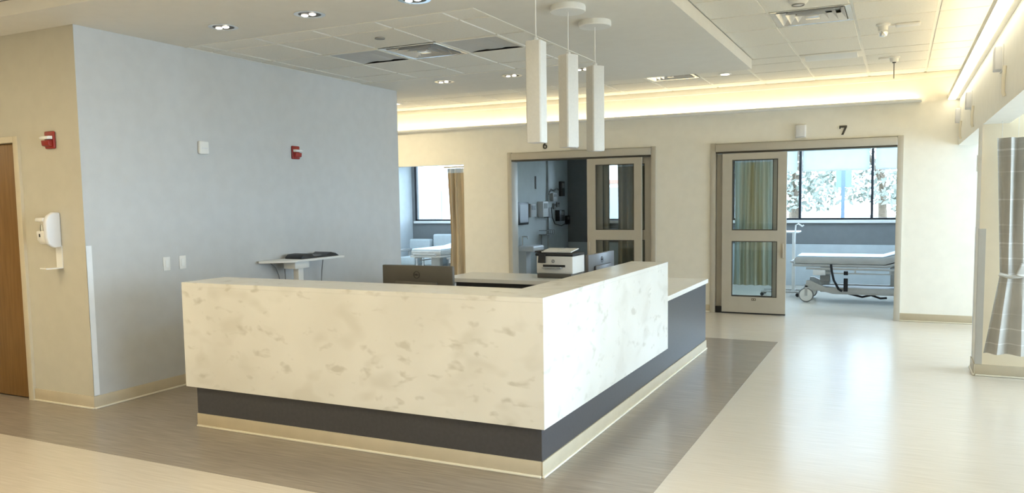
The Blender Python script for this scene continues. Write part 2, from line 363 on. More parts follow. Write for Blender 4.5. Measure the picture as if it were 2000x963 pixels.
for x0, x1, nm in ((-10.1, -6.37, 'pale wainscot panel below the window of the curtained room'), (-6.25, -3.01, 'pale wainscot panel low in dim room 6'), (-2.89, 0.89, 'pale wainscot panel behind the stretcher in room 7')):
    struct(B(x0, x1, YO - 0.03, YO, 0, 0.765).build('trim_2', 'wainscot', bevel=0.005), nm, 'wainscot')
def room_window(n, x0, x1, lines, label, blinds=True, zb=2.12):
    wo = thing('window_%d' % n, ((x0 + x1) / 2, YO, WZ0), label, 'window', kind='structure')
    f = MB(); f.box(x0, x1, YO + .04, YO + .11, WZ0, WZ0 + .035); f.box(x0, x1, YO + .04, YO + .11, WZ1 - .04, WZ1); f.box(x0, x0 + .04, YO + .04, YO + .11, WZ0, WZ1); f.box(x1 - .04, x1, YO + .04, YO + .11, WZ0, WZ1)
    f.build('frame', 'window_dark', wo)
    B(x0, x1, YO - 0.05, YO + .04, WZ0 - .055, WZ0).build('sill', 'trim_white', wo, bevel=0.004)
    ls = [x0] + lines + [x1]
    for l in lines: B(l - .022, l + .022, YO + .03, YO + .11, WZ0 + .035, WZ1 - .04).build('mullion', 'window_dark', wo)
    for a, b_ in zip(ls[:-1], ls[1:]):
        B(a + .03, b_ - .03, YO + .07, YO + .076, WZ0 + .03, WZ1 - .03).build('pane', 'glass', wo)
        if blinds:
            bl = B(a + .05, b_ - .05, YO - .02, YO - .014, zb, WZ1 + .02).build('blind', 'blind_white', wo)
            B(a + .05, b_ - .05, YO - .026, YO - .008, zb - .025, zb).build('hem_bar', 'trim_white', bl, bevel=0.004)
    return wo
room_window(1, *W7, [-1.648, -0.437], 'row of windows with half lowered roller blinds in room 7')
room_window(2, *W6, [-5.11, -4.3], 'narrow bright window slit seen through the glass of door 6', False)
room_window(3, *W5, [-8.72], 'blown out window behind the tan curtain at left', True, 2.50)

# ------------------------------------------------------------------ ceilings
m = MB()
for (x0, x1, y0, y1) in ((-13, XR, -5, 2.51), (-13, -7.48, 2.51, 3.8), (-3.61, XR, 2.51, 3.8), (-1.52, XR, 3.8, 5.148), (-13, -8.125, 9.31, YB)):
    m.box(x0, x1, y0, y1, ZC, ZC + 0.03)
m.box(-13.1, 4.5, -5.1, YB + 0.18, 3.34, 3.45)
ceil = struct(m.build('ceiling', 'ceiling_gypsum', smooth=False), 'cream suspended tile ceiling over corridor and doors', 'ceiling')
TILE = {}
def tile_obj(w_, h_, x, y, z, parent, sub=0.009):
    k = (round(w_, 3), round(h_, 3))
    if k not in TILE:
        mb = MB(); hw, hh = w_ / 2 - sub, h_ / 2 - sub
        mb._add([(-hw, -hh, 0.02), (hw, -hh, 0.02), (hw, hh, 0.02), (-hw, hh, 0.02), (-hw + .006, -hh + .006, 0), (hw - .006, -hh + .006, 0), (hw - .006, hh - .006, 0), (-hw + .006, hh - .006, 0)],
                [(0, 1, 2, 3), (7, 6, 5, 4), (0, 4, 5, 1), (1, 5, 6, 2), (2, 6, 7, 3), (3, 7, 4, 0)])
        o = mb.build('ceiling_tile', 'ceiling_tile', parent, local=True, smooth=False); TILE[k] = o.data
    else:
        o = bpy.data.objects.new('ceiling_tile', TILE[k]); COL.objects.link(o); o.parent = parent
    o.location = Vector((x, y, z)) - WL[parent]; WL[o] = WL[parent]
def tile_region(xl, yl, z, parent, skip=()):
    g = MB()
    for x in xl: g.box(x - .013, x + .013, yl[0], yl[-1], z + .008, z + .03)
    for y in yl: g.box(xl[0], xl[-1], y - .013, y + .013, z + .0085, z + .0295)
    g.build('ceiling_grid', 'grid_metal', parent, smooth=False)
    for i in range(len(xl) - 1):
        for j in range(len(yl) - 1):
            if any(abs((xl[i] + xl[i + 1]) / 2 - a) < .2 and abs((yl[j] + yl[j + 1]) / 2 - b_) < .2 for a, b_ in skip): continue
            tile_obj(xl[i + 1] - xl[i], yl[j + 1] - yl[j], (xl[i] + xl[i + 1]) / 2, (yl[j] + yl[j + 1]) / 2, z, parent)
P = 0.645
XL = [-1.03 + P * k for k in range(-11, 3)] + [XR]
YA = [5.148, 5.79, 6.435, 7.08, 7.73, 8.53, 9.33]
YBs = [9.33, 9.74, 10.385, 11.03, YB - .02]
tile_region([-1.52, -1.03, -0.385, 0.26, XR], YA, ZC, ceil, skip=((-0.7075, 7.405),))
tile_region(XL, YBs, ZC, ceil, skip=((-0.7075, 9.535), (-2.64, 10.06)))
tile_region([-7.48, -6.835, -6.19, -5.545, -4.9, -4.255, -3.61], [2.51, 3.155, 3.8], ZC, ceil)
# soffit
IX0, IX1, IY0, IY1 = -5.85, -2.87, 5.29, 7.95
m = MB()
m.box(-13, -1.52, 3.8, IY0, ZS, ZC); m.box(-13, -1.52, IY1, 9.31, ZS, ZC); m.box(IX1, -1.52, IY0, IY1, ZS, ZC); m.box(-13, IX0, IY0, IY1, ZS, ZC)
sof = struct(m.build('ceiling_soffit', 'ceiling_gypsum', smooth=False), 'lower gypsum soffit with tile inset above the desk', 'ceiling')
m = MB()
m.box(IX0, IX1, IY0, IY0 + .02, ZS - .004, ZS + .01); m.box(IX0, IX1, IY1 - .02, IY1, ZS - .004, ZS + .01); m.box(IX1 - .02, IX1, IY0 + .02, IY1 - .02, ZS - .004, ZS + .01)
m.build('inset_trim', 'grid_metal', sof, smooth=False)
XI = [IX0, -5.67, -5.04, -4.41, -3.78, -3.15, IX1]; YI = [IY0, 5.60, 6.24, 6.88, 7.52, IY1]
tile_region(XI, YI, ZS + .002, sof, skip=((-4.725, 6.56), (-4.095, 6.56), (-3.465, 6.56)))

# ================================================================== LIGHTS
# wall mounted linear light, right wall (shines down and up)
t = thing('linear_wall_light', (XR, 4.0, 2.82), 'long white linear light running along the right wall', 'wall light')
B(0.517, XR, -4.6, 11.44, 2.826, 2.885).build('housing', 'paint_cream', t, bevel=0.003)
y = -4.6
segs = [-4.6, -3.3, -2.0, -0.7, 0.6, 1.9, 3.2, 4.5, 5.75, 7.0, 8.45, 9.9, 11.43]
for a, b_ in zip(segs[:-1], segs[1:]): B(0.52, 0.602, a + .008, b_ - .008, 2.818, 2.8259).build('lens', 'light_lens', t)
B(0.53, 0.60, -4.55, 11.4, 2.8851, 2.892).build('up_lens', 'up_lens', t)
# back wall linear uplight
t = thing('linear_wall_light', (-4.5, YB, 2.82), 'long cream uplight ledge above the numbered doors', 'wall light')
m = MB(); m.prism([(YB, 2.815), (YB - .10, 2.815), (YB - .125, 2.83), (YB - .125, 2.85), (YB - .115, 2.85), (YB - .105, 2.832), (YB, 2.832)], 'x', -12, 0.226)
m.build('housing', 'trim_white', t, smooth=False)
for a in (-12, -9.95, -7.9, -5.85, -3.8, -1.75): B(a + .02, min(a + 2.03, 0.19), YB - .103, YB - .055, 2.833, 2.853).build('lens', 'cove_lens', t)
for x, lab in ((-10.4, 'added unseen lit panel in the hidden corridor, farther left'), (-7.6, 'added unseen lit panel in the hidden corridor behind the grey-blue wall')):  # panels added out of sight to brighten the left of the back wall
    y = 10.2; t = thing('ceiling_light', (x, y, ZC), lab, 'ceiling light')
    m = MB(); m.box(x - .62, x + .62, y - .32, y - .29, ZC - .02, ZC); m.box(x - .62, x + .62, y + .29, y + .32, ZC - .02, ZC); m.box(x - .62, x - .59, y - .29, y + .29, ZC - .02, ZC); m.box(x + .59, x + .62, y - .29, y + .29, ZC - .02, ZC)
    m.build('frame', 'grid_metal', t); B(x - .59, x + .59, y - .29, y + .29, ZC - .012, ZC - .001).build('diffuser', 'added_troffer_lens', t)
# unseen troffers, added to warm and brighten the front of the room (behind the picture's lower edge)
k = 0
for x in (-9.5, -6.2, -2.9):
    for y in (-2.6, 0.2, 2.0):
        k += 1
        t = thing('ceiling_light', (x, y, ZC), 'added unseen lit panel, %s, %s' % ({-9.5: 'left row near the far corridor wall', -6.2: 'row in front of the brown door', -2.9: 'row in front of the desk'}[x], {-2.6: 'farthest behind viewpoint', .2: 'beside viewpoint', 2.0: 'nearest the soffit'}[y]), 'ceiling light', 'added unseen lit panels in front of the desk')
        m = MB(); m.box(x - .62, x + .62, y - .32, y - .29, ZC - .02, ZC); m.box(x - .62, x + .62, y + .29, y + .32, ZC - .02, ZC); m.box(x - .62, x - .59, y - .29, y + .29, ZC - .02, ZC); m.box(x + .59, x + .62, y - .29, y + .29, ZC - .02, ZC)
        m.build('frame', 'grid_metal', t); B(x - .59, x + .59, y - .29, y + .29, ZC - .012, ZC - .001).build('diffuser', 'added_troffer_lens', t)

k = 0
for y, lab in ((-2.3, 'added unseen cool white panel in the bay behind the viewpoint'), (2.2, 'added unseen cool white panel in the bay beside the viewpoint'), (6.3, 'added unseen cool white panel in the striped curtain bay'), (10.0, 'added unseen cool white panel in the far right bay')):  # panels added in the bays for cool light toward the desk side
    x, z = 2.5, 2.75
    t = thing('added_bay_light', (x, y, z), lab, 'ceiling light', 'added unseen cool panels inside the right bays')
    m = MB(); m.box(x - .62, x + .62, y - .92, y - .89, z - .02, z); m.box(x - .62, x + .62, y + .89, y + .92, z - .02, z); m.box(x - .62, x - .59, y - .89, y + .89, z - .02, z); m.box(x + .59, x + .62, y - .89, y + .89, z - .02, z)
    m.build('frame', 'grid_metal', t); B(x - .59, x + .59, y - .89, y + .89, z - .012, z - .001).build('diffuser', 'added_bay_lens', t)

for x, y, lab in ((-1.0, 13.5, 'added unseen large cool panel lit inside room 7'), (-8.3, 13.5, 'added unseen large cool panel lit inside the curtained room')):  # panels added to lift the two daylit rooms with cool light
    z = 2.75; t = thing('added_room_light', (x, y, z), lab, 'ceiling light'); a, b_ = 1.2, 1.2
    m = MB(); m.box(x - a, x + a, y - b_, y - b_ + .03, z - .02, z); m.box(x - a, x + a, y + b_ - .03, y + b_, z - .02, z); m.box(x - a, x - a + .03, y - b_ + .03, y + b_ - .03, z - .02, z); m.box(x + a - .03, x + a, y - b_ + .03, y + b_ - .03, z - .02, z)
    m.build('frame', 'grid_metal', t); B(x - a + .03, x + a - .03, y - b_ + .03, y + b_ - .03, z - .012, z - .001).build('diffuser', 'added_room_lens', t)
def downlight(x, y, label):
    t = thing('downlight', (x, y, ZS), label, 'downlight', 'recessed downlights in the soffit')
    MB().lathe([(0.118, 0.0), (0.118, -0.006), (0.085, -0.006), (0.083, -0.001), (0.083, 0.0)], (x, y, ZS), 32).build('trim_ring', 'metal_polished', t)
    MB().lathe([(0.0828, -0.0055), (0.06, -0.0025), (0.03, -0.0022), (0.001, -0.0022)], (x, y, ZS), 32).build('reflector', 'metal_dark', t)
    for dx in (-.043, .03): MB().lathe([(0.026, -0.004), (0.026, -0.012), (0.015, -0.017), (0.001, -0.018)], (x + dx, y - .005, ZS), 18).build('lamp', 'lamp_small', t)
downlight(-4.915, 4.85, 'recessed downlight nearest the grey-blue wall, front row')
downlight(-4.035, 4.85, 'second recessed downlight of the front row')
downlight(-3.11, 4.865, 'front row recessed downlight cut by the top edge')
downlight(-4.905, 8.29, 'rear row recessed downlight nearest the grey-blue wall end')
downlight(-4.01, 8.29, 'middle recessed downlight of the rear row')
downlight(-3.15, 8.30, 'rear row recessed downlight behind the pendants')

def diffuser(x, y, z, s, label, matn='diffuser_metal', rings=3):
    t = thing('air_diffuser', (x, y, z), label, 'air vent', 'square metal ceiling diffusers')
    h = s / 2
    def ring(r0, z0, r1, z1, th=0.004):
        a = MB(); vs = []
        for r, zz in ((r0, z0), (r1, z1), (r1 - .002, z1 + th), (r0 - .002, z0 + th)):
            vs += [(x - r, y - r, z + zz), (x + r, y - r, z + zz), (x + r, y + r, z + zz), (x - r, y + r, z + zz)]
        fs = []
        for q in range(4):
            for e in range(4): fs.append((q * 4 + e, q * 4 + (e + 1) % 4, ((q + 1) % 4) * 4 + (e + 1) % 4, ((q + 1) % 4) * 4 + e))
        a._add(vs, fs); return a
    ring(h, -0.001, h - .045, 0.002).build('frame', matn, t, smooth=False)
    r = h - .05
    for k in range(rings):
        ring(r, -0.004 - .004 * k, r - .05, 0.05 - .004 * k).build('vane', matn, t, smooth=False); r -= 0.07
    B(x - r, x + r, y - r, y + r, z - .012, z + .006).build('center_plate', matn, t, bevel=0.004)
    B(x - h + .04, x + h - .04, y - h + .04, y + h - .04, z + .085, z + .095).build('duct_backing', 'plastic_cool', t)
diffuser(-4.095, 6.56, ZS, 0.62, 'polished four-way air diffuser in the soffit inset')
diffuser(-0.7075, 7.405, ZC, 0.635, 'polished air diffuser in the right hand tile ceiling')
diffuser(-2.64, 10.06, ZC, 0.60, 'polished air diffuser between soffit and back wall')
def troffer(x, y, z, sx, sy, label, lit=False):
    t = thing('recessed_troffer', (x, y, z), label, 'ceiling light', 'unlit recessed troffers')
    a, b_, h = sx / 2, sy / 2, 0.018
    m = MB(); i = .03
    m.box(x - a, x + a, y - b_, y - b_ + i, z - .003, z + .02); m.box(x - a, x + a, y + b_ - i, y + b_, z - .003, z + .02); m.box(x - a, x - a + i, y - b_ + i, y + b_ - i, z - .003, z + .02); m.box(x + a - i, x + a, y - b_ + i, y + b_ - i, z - .003, z + .02)
    m.build('frame', 'grid_metal', t, smooth=False)
    pan = MB(); n = 7                                           # curved reflector, arched across X
    prof = [(-a + i + (2 * a - 2 * i) * k / n, h * max(0.0, math.sin(PI * k / n)) ** 0.5) for k in range(n + 1)]
    pts = [(x + px, z + pz) for px, pz in prof]; pts2 = [(x + px, z + pz + .004) for px, pz in prof][::-1]
    pan.prism(pts + pts2, 'y', y - b_ + i, y + b_ - i); pan.build('reflector', 'troffer_gray', t)
    B(x - a + i, x + a - i, y - b_ + i - .004, y - b_ + i, z, z + h).build('end_plate', 'plastic_cool', t); B(x - a + i, x + a - i, y + b_ - i, y + b_ - i + .004, z, z + h).build('end_plate', 'plastic_cool', t)
    MB().prism([(x - .1, z + .0155), (x - .07, z + .008), (x + .07, z + .008), (x + .1, z + .0155)], 'y', y - b_ + .05, y + b_ - .05).build('lens_basket', 'troffer_gray' if not lit else 'lamp_small', t)
troffer(-4.725, 6.56, ZS, 0.62, 0.63, 'unlit recessed troffer left of the soffit diffuser')
troffer(-3.465, 6.56, ZS, 0.62, 0.63, 'unlit recessed troffer right of the soffit diffuser')
t = thing('strip_light', (-0.7075, 9.535, ZC), 'cream strip light with rounded lens near the ceiling sensors', 'ceiling light')
B(-1.02, -.395, 9.34, 9.73, ZC - .006, ZC + .02).build('frame', 'grid_metal', t, bevel=0.003)
MB().prism([(9.40 + .27 * k / 8, ZC - .0065 - .035 * math.sin(PI * k / 8)) for k in range(9)], 'x', -.97, -.44).build('lens', 'trim_white', t)
t = thing('ceiling_light', (-1.985, 10.2, ZC), 'tiny bright spot light behind the soffit corner', 'ceiling light')
MB().lathe([(0.075, 0), (0.075, -.008), (0.055, -.01), (0.001, -.01)], (-1.985, 10.2, ZC), 20).build('trim_ring', 'trim_white', t)
MB().lathe([(0.054, -.0095), (0.05, -.016), (0.001, -.018)], (-1.985, 10.2, ZC), 20).build('lamp', 'lamp_small', t)
t = thing('smoke_detector', (-0.75, 6.74, ZC), 'round white detector cut by the top edge above the diffuser', 'smoke detector')
MB().lathe([(0.075, 0), (0.075, -.014), (0.06, -.03), (0.03, -.04), (0.001, -.042)], (-0.75, 6.74, ZC), 28).build('housing', 'plastic_white', t)
MB().lathe([(0.05, -.034), (0.05, -.041), (0.044, -.043), (0.044, -.034)], (-0.75, 6.74, ZC), 28).build('grille', 'plastic_gray', t)
t = thing('sprinkler_head', (-4.107, 5.856, ZS), 'flat concealed sprinkler cover in the soffit inset', 'sprinkler')
MB().lathe([(0.045, 0.002), (0.045, -.006), (0.035, -.008), (0.001, -.009)], (-4.107, 5.856, ZS), 24).build('cover', 'laminate_gray', t)
def sprinkler(x, y, label, plate):
    t = thing('ceiling_sensor', (x, y, ZC), label, 'ceiling sensor')
    MB().lathe([(0.06, 0), (0.06, -.012), (0.045, -.02), (0.04, -.06), (0.001, -.06)], (x, y, ZC), 24).build('collar', 'plastic_white', t)
    if plate:
        MB().lathe([(0.04, -.0601), (0.042, -.08), (0.032, -.105), (0.001, -.115)], (x, y, ZC), 24).build('dome', 'metal_polished', t)
        B(x + .10, x + .30, y + .02, y + .14, ZC - .02, ZC).build('junction_cover', 'plastic_white', t, bevel=0.008)
        B(x + .035, x + .10, y + .05, y + .1, ZC - .014, ZC).build('conduit', 'plastic_white', t)
    else:
        MB().lathe([(0.02, -.0601), (0.02, -.068), (0.001, -.069)], (x, y - .0, ZC), 16).build('lens', 'plastic_black', t)
        MB().cyl((x, y, ZC - .069), (x, y, ZC - .24), .006, n=8).build('pull_cord', 'laminate_gray', t)
        B(x - .16, x - .05, y - .03, y + .04, ZC - .02, ZC).build('junction_cover', 'plastic_white', t, bevel=0.006)
sprinkler(-0.165, 8.05, 'white ceiling sensor with shiny dome and side cover', True)
sprinkler(-0.086, 9.98, 'white ceiling sensor with dark eye and hanging cord', False)

def pendant(y, rz, label, nth):
    x = -2.235; zt, zb, s = 2.712, 2.035, 0.056
    t = thing('pendant_lamp', (x, y, zb), label, 'pendant lamp', 'three tall pendant lamps over the desk')
    MB().lathe([(0.128, ZS), (0.132, ZS - .012), (0.132, ZS - .04), (0.126, ZS - .046), (0.001, ZS - .046)], (x, y, 0), 36).build('canopy', 'trim_white', t)
    MB().cyl((x, y, zt), (x, y, ZS - .045), .0045, n=8).build('cord', 'plastic_white', t)
    c, sn = math.cos(rz), math.sin(rz); pts = []
    for sx, sy in ((-1, -1), (1, -1), (1, 1), (-1, 1)):
        for ox, oy in (((1, 0), (0, 1)) if sx * sy < 0 else ((0, 1), (1, 0))):
            px, py = sx * (s - .009 * ox), sy * (s - .009 * oy); pts.append((x + px * c - py * sn, y + px * sn + py * c))
    sh = MB().prism(pts, 'z', zb, zt); so = sh.build('shade', 'shade_fabric', t, bevel=0.002)
    MB().lathe([(0.018, zt), (0.018, zt + .02), (0.008, zt + .03), (0.001, zt + .03)], (x, y, 0), 14).build('cord_grip', 'trim_white', t)
    MB().prism([(x + (px - x) * .93, y + (py - y) * .93) for px, py in pts], 'z', zb - .003, zb - .0003).build('bottom_lens', 'plastic_cool', so)
pendant(5.0, 0.0, 'nearest of three tall white square pendant lamps', 1)
pendant(5.585, math.radians(-29), 'middle one of the three tall white pendant lamps', 2)
pendant(6.165, math.radians(-37), 'farthest of three tall white square pendant lamps', 3)

# ================================================================== RECEPTION DESK
PX0, PX1, PY0 = -4.73, -1.83, 4.15
BX0, BX1, BY0, BY1 = -4.665, -1.866, 4.19, 8.605
d = thing('reception_desk', (BX1, BY0, 0), 'L-shaped reception desk clad in pale quartz on a dark base', 'desk')
B(PX0, PX1 - .03, PY0, PY0 + .03, .305, 1.05).build('front_panel', 'quartz', d)
B(PX1 - .03, PX1, PY0, 6.9, .305, 1.05).build('side_panel', 'quartz', d)
B(PX0, PX0 + .03, PY0 + .03, 4.57, .305, 1.05).build('end_panel', 'quartz', d)
m = MB().prism([(PX0, PY0), (PX1, PY0), (PX1, 6.9), (-2.163, 6.9), (-2.163, 4.57), (PX0, 4.57)], 'z', 1.05, 1.08)
m.build('transaction_top', 'quartz', d, smooth=False, bevel=0.002)
m = MB(); m.box(BX0, BX1, BY0, BY0 + .09, .1, .305); m.box(PX0 + .04, PX1 - .04, PY0 + .031, BY0 + .09, .305, 1.049)
m.build('front_base', 'laminate_dark', d, smooth=False)
m = MB(); m.box(BX1 - .10, BX1, BY0 + .09, BY1, .1, .305); m.box(BX1 - .10, BX1, BY0 + .09, 6.9, .305, 1.049); m.box(BX1 - .10, BX1, 6.9, BY1, .305, .72)
m.build('side_base', 'laminate_dark', d, smooth=False)
base('toe_base', BX0, BY0, BX1, BY0, '', (0, -1), 0.1, d); base('toe_base', BX1, BY0 - .011, BX1, BY1, '', (1, 0), 0.1, d)
m = MB(); m.box(BX0, BX1, BY0, BY0 + .09, .016, .1); m.box(BX1 - .1, BX1, BY0 + .09, BY1, .016, .1); m.build('toe_core', 'laminate_gray', d)
m = MB(); m.prism([(-4.62, 4.29), (BX1 - .10, 4.29), (BX1 - .10, 6.9), (BX1 + .022, 6.9), (BX1 + .022, BY1 + .02), (-4.76, BY1 + .02), (-4.76, 7.86), (-2.70, 7.86), (-2.70, 5.35), (-4.62, 5.35)], 'z', .722, .766)
m.build('worktop', 'worktop_white', d, smooth=False, bevel=0.003)
B(-4.70, BX1 - .11, 8.12, 8.58, .0016, .72).build('rear_cabinet', 'laminate_dark', d)
B(-4.60, -4.56, 4.32, 4.95, .0016, .72).build('support_leg', 'laminate_dark', d)
B(-2.66, -2.62, 5.4, 5.44, .0016, .72).build('support_leg', 'laminate_dark', d)

def dell_logo(parent, c, rot, r):
    # ring with lettering, lying on the monitor back
    mb = MB(); n = 28; vs = []; fs = []
    for rr in (r, r * .86):
        for zz in (0, .0015): vs += [(rr * math.cos(2 * PI * i / n), rr * math.sin(2 * PI * i / n), zz) for i in range(n)]
    for i in range(n):
        j = (i + 1) % n; fs += [(n + i, n + j, 3 * n + j, 3 * n + i), (i, j, n + j, n + i), (2 * n + i, 2 * n + j, 3 * n + j, 3 * n + i)]
    mb._add(vs, fs); o = mb.build('logo_ring', 'plastic_black', parent, local=True); o.location = Vector(c) - WL[parent]; o.rotation_euler = rot
    lettering('logo_lettering', 'DELL', r * .62, 'plastic_black', parent, c, rot, .002)
def monitor(name, label, loc, rz, w_, h_, zc, matn, tilt=0.0):
    # built in place: back faces local -Y
    t = thing(name, loc, label, 'monitor', None, rz); WL[t] = Vector((0, 0, 0))
    T = MB(); b_ = h_ / 2; zc -= loc[2]
    shell = MB(); shell.prism([(-w_ / 2, zc - b_), (w_ / 2, zc - b_), (w_ / 2, zc + b_), (-w_ / 2, zc + b_)], 'y', -.012, .02)
    so = shell.build('shell', matn, t, bevel=0.006)
    B(-w_ * .30, w_ * .30, -.034, -.0121, zc - b_ * .75, zc + b_ * .35).build('back_hump', matn, t, bevel=0.01)
    B(-w_ / 2 + .008, w_ / 2 - .008, .0201, .0225, zc - b_ + .012, zc + b_ - .008).build('screen', 'plastic_black', t)
    B(-.035, .035, -.06, -.0341, 0.012, zc).build('stand_neck', 'plastic_gray', t, bevel=0.004)
    B(-.12, .12, -.13, .10, 0.0, 0.012).build('stand_foot', 'plastic_gray', t, bevel=0.004)
    dell_logo(t, (0, -.0135, zc + b_ * .62), (R90, 0, 0), .028)
    return t
monitor('desk_monitor', 'dark taupe monitor seen from behind above the front counter', (-3.29, 5.1, .766), 0.0, .63, .37, 0.975, 'plastic_taupe')
monitor('desk_monitor', 'silver-backed monitor right of the printer', (-2.5, 7.02, .766), R90, .71, .33, 0.98, 'plastic_silver')

# printer
px0, px1, py0, py1, pz = -3.69, -3.25, 8.2, 8.57, .7665
t = thing('printer', ((px0 + px1) / 2, (py0 + py1) / 2, pz), 'white and black multifunction printer on the rear counter', 'printer')
B(px0 + .02, px1 - .005, py0 - .03, py1 - .01, pz, pz + .05).build('paper_tray', 'plastic_taupe', t, bevel=0.006)
m = MB(); m.box(px0, px1, py0, py1, pz + .05, pz + .245)
m.build('body', 'printer_white', t, bevel=0.008)
B(px0 + .08, px1 - .09, py0 - .004, py0 + .02, pz + .125, pz + .15).build('output_slot', 'plastic_black', t)
B(px0 + .09, px1 - .12, py0 - .06, py0 - .004, pz + .113, pz + .121).build('output_shelf', 'plastic_gray', t)
B(px0 + .10, px1 - .13, py0 - .05, py0 - .005, pz + .1212, pz + .124).build('paper_sheet', 'trim_white', t)
MB().prism([(py0 - .002, pz + .168), (py0 - .034, pz + .172), (py0 - .012, pz + .268), (py0 + .009, pz + .268), (py0 + .009, pz + .2452), (py0 - .002, pz + .2452)], 'x', px0 + .03, px0 + .115).build('control_panel', 'plastic_black', t, bevel=0.002)
B(px0 - .02, px1, py0 + .01, py1 + .01, pz + .2455, pz + .275).build('scanner_lid', 'plastic_black', t, bevel=0.006)
B(px0 - .05, px0 + .06, py0 + .06, py1 - .04, pz + .276, pz + .30).build('feeder_cover', 'plastic_black', t, bevel=0.008)
for a, b_ in ((px0 + .04, px0 + .23), (px0 + .24, px1 - .04)):
    MB().prism([(py0 + .05, pz + .285), (py1 - .08, pz + .312), (py1 - .08, pz + .322), (py0 + .05, pz + .295)], 'x', a, b_).build('feeder_tray', 'plastic_white', t)
MB().lathe([(0.02, 0), (0.02, -.002), (0.001, -.002)], (px0 + .205, py0 - .0002, pz + .19), 24, axis='y').build('logo_disc', 'plastic_gray', t)
lettering('logo_lettering', 'hp', .026, 'printer_white', t, (px0 + .205, py0 - .003, pz + .192), (R90, 0, 0), .001)

# ================================================================== LEFT WALL THINGS
dr = thing('door_1', ((DX0 + DX1) / 2, 4.24, 0), 'brown wooden door with steel hinges in a beige frame', 'door', kind='structure')
m = MB()
m.box(DX1, DX1 + .065, 4.185, 4.35, 0, DZ + .05); m.box(DX0 - .065, DX0, 4.185, 4.35, 0, DZ + .05); m.box(DX0, DX1, 4.185, 4.35, DZ, DZ + .05)
m.build('frame', 'frame_beige', dr, bevel=0.003)
lf = B(DX0 + .004, DX1 - .004, 4.222, 4.266, .012, DZ - .004).build('leaf', 'wood_door', dr, bevel=0.002)
for z in (1.90, 1.10, .25): 
    h = B(DX1 - .018, DX1 + .012, 4.206, 4.2215, z, z + .12).build('hinge', 'metal_brushed', dr); MB().cyl((DX1 - .002, 4.204, z - .004), (DX1 - .002, 4.204, z + .124), .008, n=12).build('hinge_pin', 'metal_brushed', h)
MB().tube([(DX0 + .06, 4.222, 1.02), (DX0 + .06, 4.17, 1.02), (DX0 + .18, 4.17, 1.02)], .01, 10).build('lever_handle', 'metal_brushed', lf)

def strobe(name, label, kind):
    # local: plate on wall plane y=0 facing -Y, centred at origin
    t = thing(name, (0, 0, 0), label, 'fire alarm', 'red wall fire alarms')
    m = MB().box(-.058, .058, -.022, 0, -.07, .07); m.build('back_plate', 'red_plastic', t, bevel=0.01, seg=3, local=True)
    MB().prism([(-.0225, -.055), (-.055, -.045), (-.06, -.005), (-.0225, .0)], 'x', -.045, .045).build('horn', 'red_plastic', t, bevel=0.004, local=True)
    MB().prism([(-.0225, .006), (-.065, .004), (-.074, .016), (-.06, .03), (-.0225, .032)], 'x', -.05, .05).build('strobe_lens', 'lens_clear', t, bevel=0.003, local=True)
    return t
s1 = strobe('fire_alarm', 'red fire alarm strobe on the beige wall above the dispenser', 0); s1.location = (-6.19, 4.209, 2.185)
s2 = copy_tree(s1); s2['label'] = 'red fire alarm strobe on the grey-blue wall'; s2.location = (-5.849, 6.71, 2.19); s2.rotation_euler = (0, 0, R90)

t = thing('wall_sensor', (-5.85, 5.445, 2.11), 'small white rounded sensor box high on the grey-blue wall', 'sensor')
B(-5.849, -5.815, 5.39, 5.50, 2.115, 2.235).build('housing', 'plastic_white', t, bevel=0.012, seg=3)
B(-5.8149, -5.812, 5.41, 5.48, 2.165, 2.172).build('slot', 'plastic_cool', t)
for yy, lab in ((4.98, 'white switch plate on the grey-blue wall, nearer the corner'), (5.155, 'white switch plate on the grey-blue wall, nearer the desk')):
    t = thing('switch_plate', (-5.85, yy, 1.065), lab, 'switch plate', 'white wall plates')
    B(-5.849, -5.842, yy - .037, yy + .037, 1.068, 1.188).build('plate', 'plastic_white', t, bevel=0.003)
    B(-5.8419, -5.837, yy - .017, yy + .017, 1.095, 1.161).build('rocker', 'trim_white', t, bevel=0.002)
# sanitizer dispenser
t = thing('hand_sanitizer_dispenser', (-6.2, 4.209, 1.13), 'white hand sanitizer dispenser with drip tray on the beige wall', 'dispenser')
dx0, dx1 = -6.275, -6.135
MB().prism([(4.209, 1.60), (4.15, 1.602), (4.105, 1.575), (4.085, 1.53), (4.085, 1.40), (4.10, 1.345), (4.145, 1.315), (4.209, 1.32)], 'x', dx1 - .045, dx1).build('side_shell', 'plastic_cool', t, bevel=0.012, seg=3)
MB().prism([(4.209, 1.56), (4.09, 1.56), (4.082, 1.545), (4.085, 1.53), (4.13, 1.52), (4.135, 1.46), (4.09, 1.45), (4.095, 1.38), (4.12, 1.345), (4.209, 1.34)], 'x', dx0, dx1 - .0455).build('front_housing', 'plastic_white', t, bevel=0.004)
MB().cyl((dx0 + .045, 4.11, 1.452), (dx0 + .045, 4.11, 1.50), .016, .012, 14).build('nozzle', 'metal_polished', t)
B(dx0 + .03, dx0 + .046, 4.0905, 4.0945, 1.405, 1.43).build('sensor_eye', 'plastic_black', t)
MB().prism([(4.209, 1.33), (4.203, 1.33), (4.203, 1.152), (4.07, 1.152), (4.06, 1.158), (4.06, 1.148), (4.07, 1.144), (4.209, 1.144)], 'x', -6.21, -6.135).build('drip_tray', 'plastic_white', t)
t = thing('corner_guard', (-5.85, 4.21, .11), 'pale steel corner guard where beige wall meets blue wall', 'corner guard')
B(-5.8499, -5.847, 4.2071, 4.26, .11, 1.33).build('blue_side_wing', 'steel_guard', t); B(-5.90, -5.847, 4.207, 4.2099, .11, 1.33).build('beige_side_wing', 'paint_beige', t)
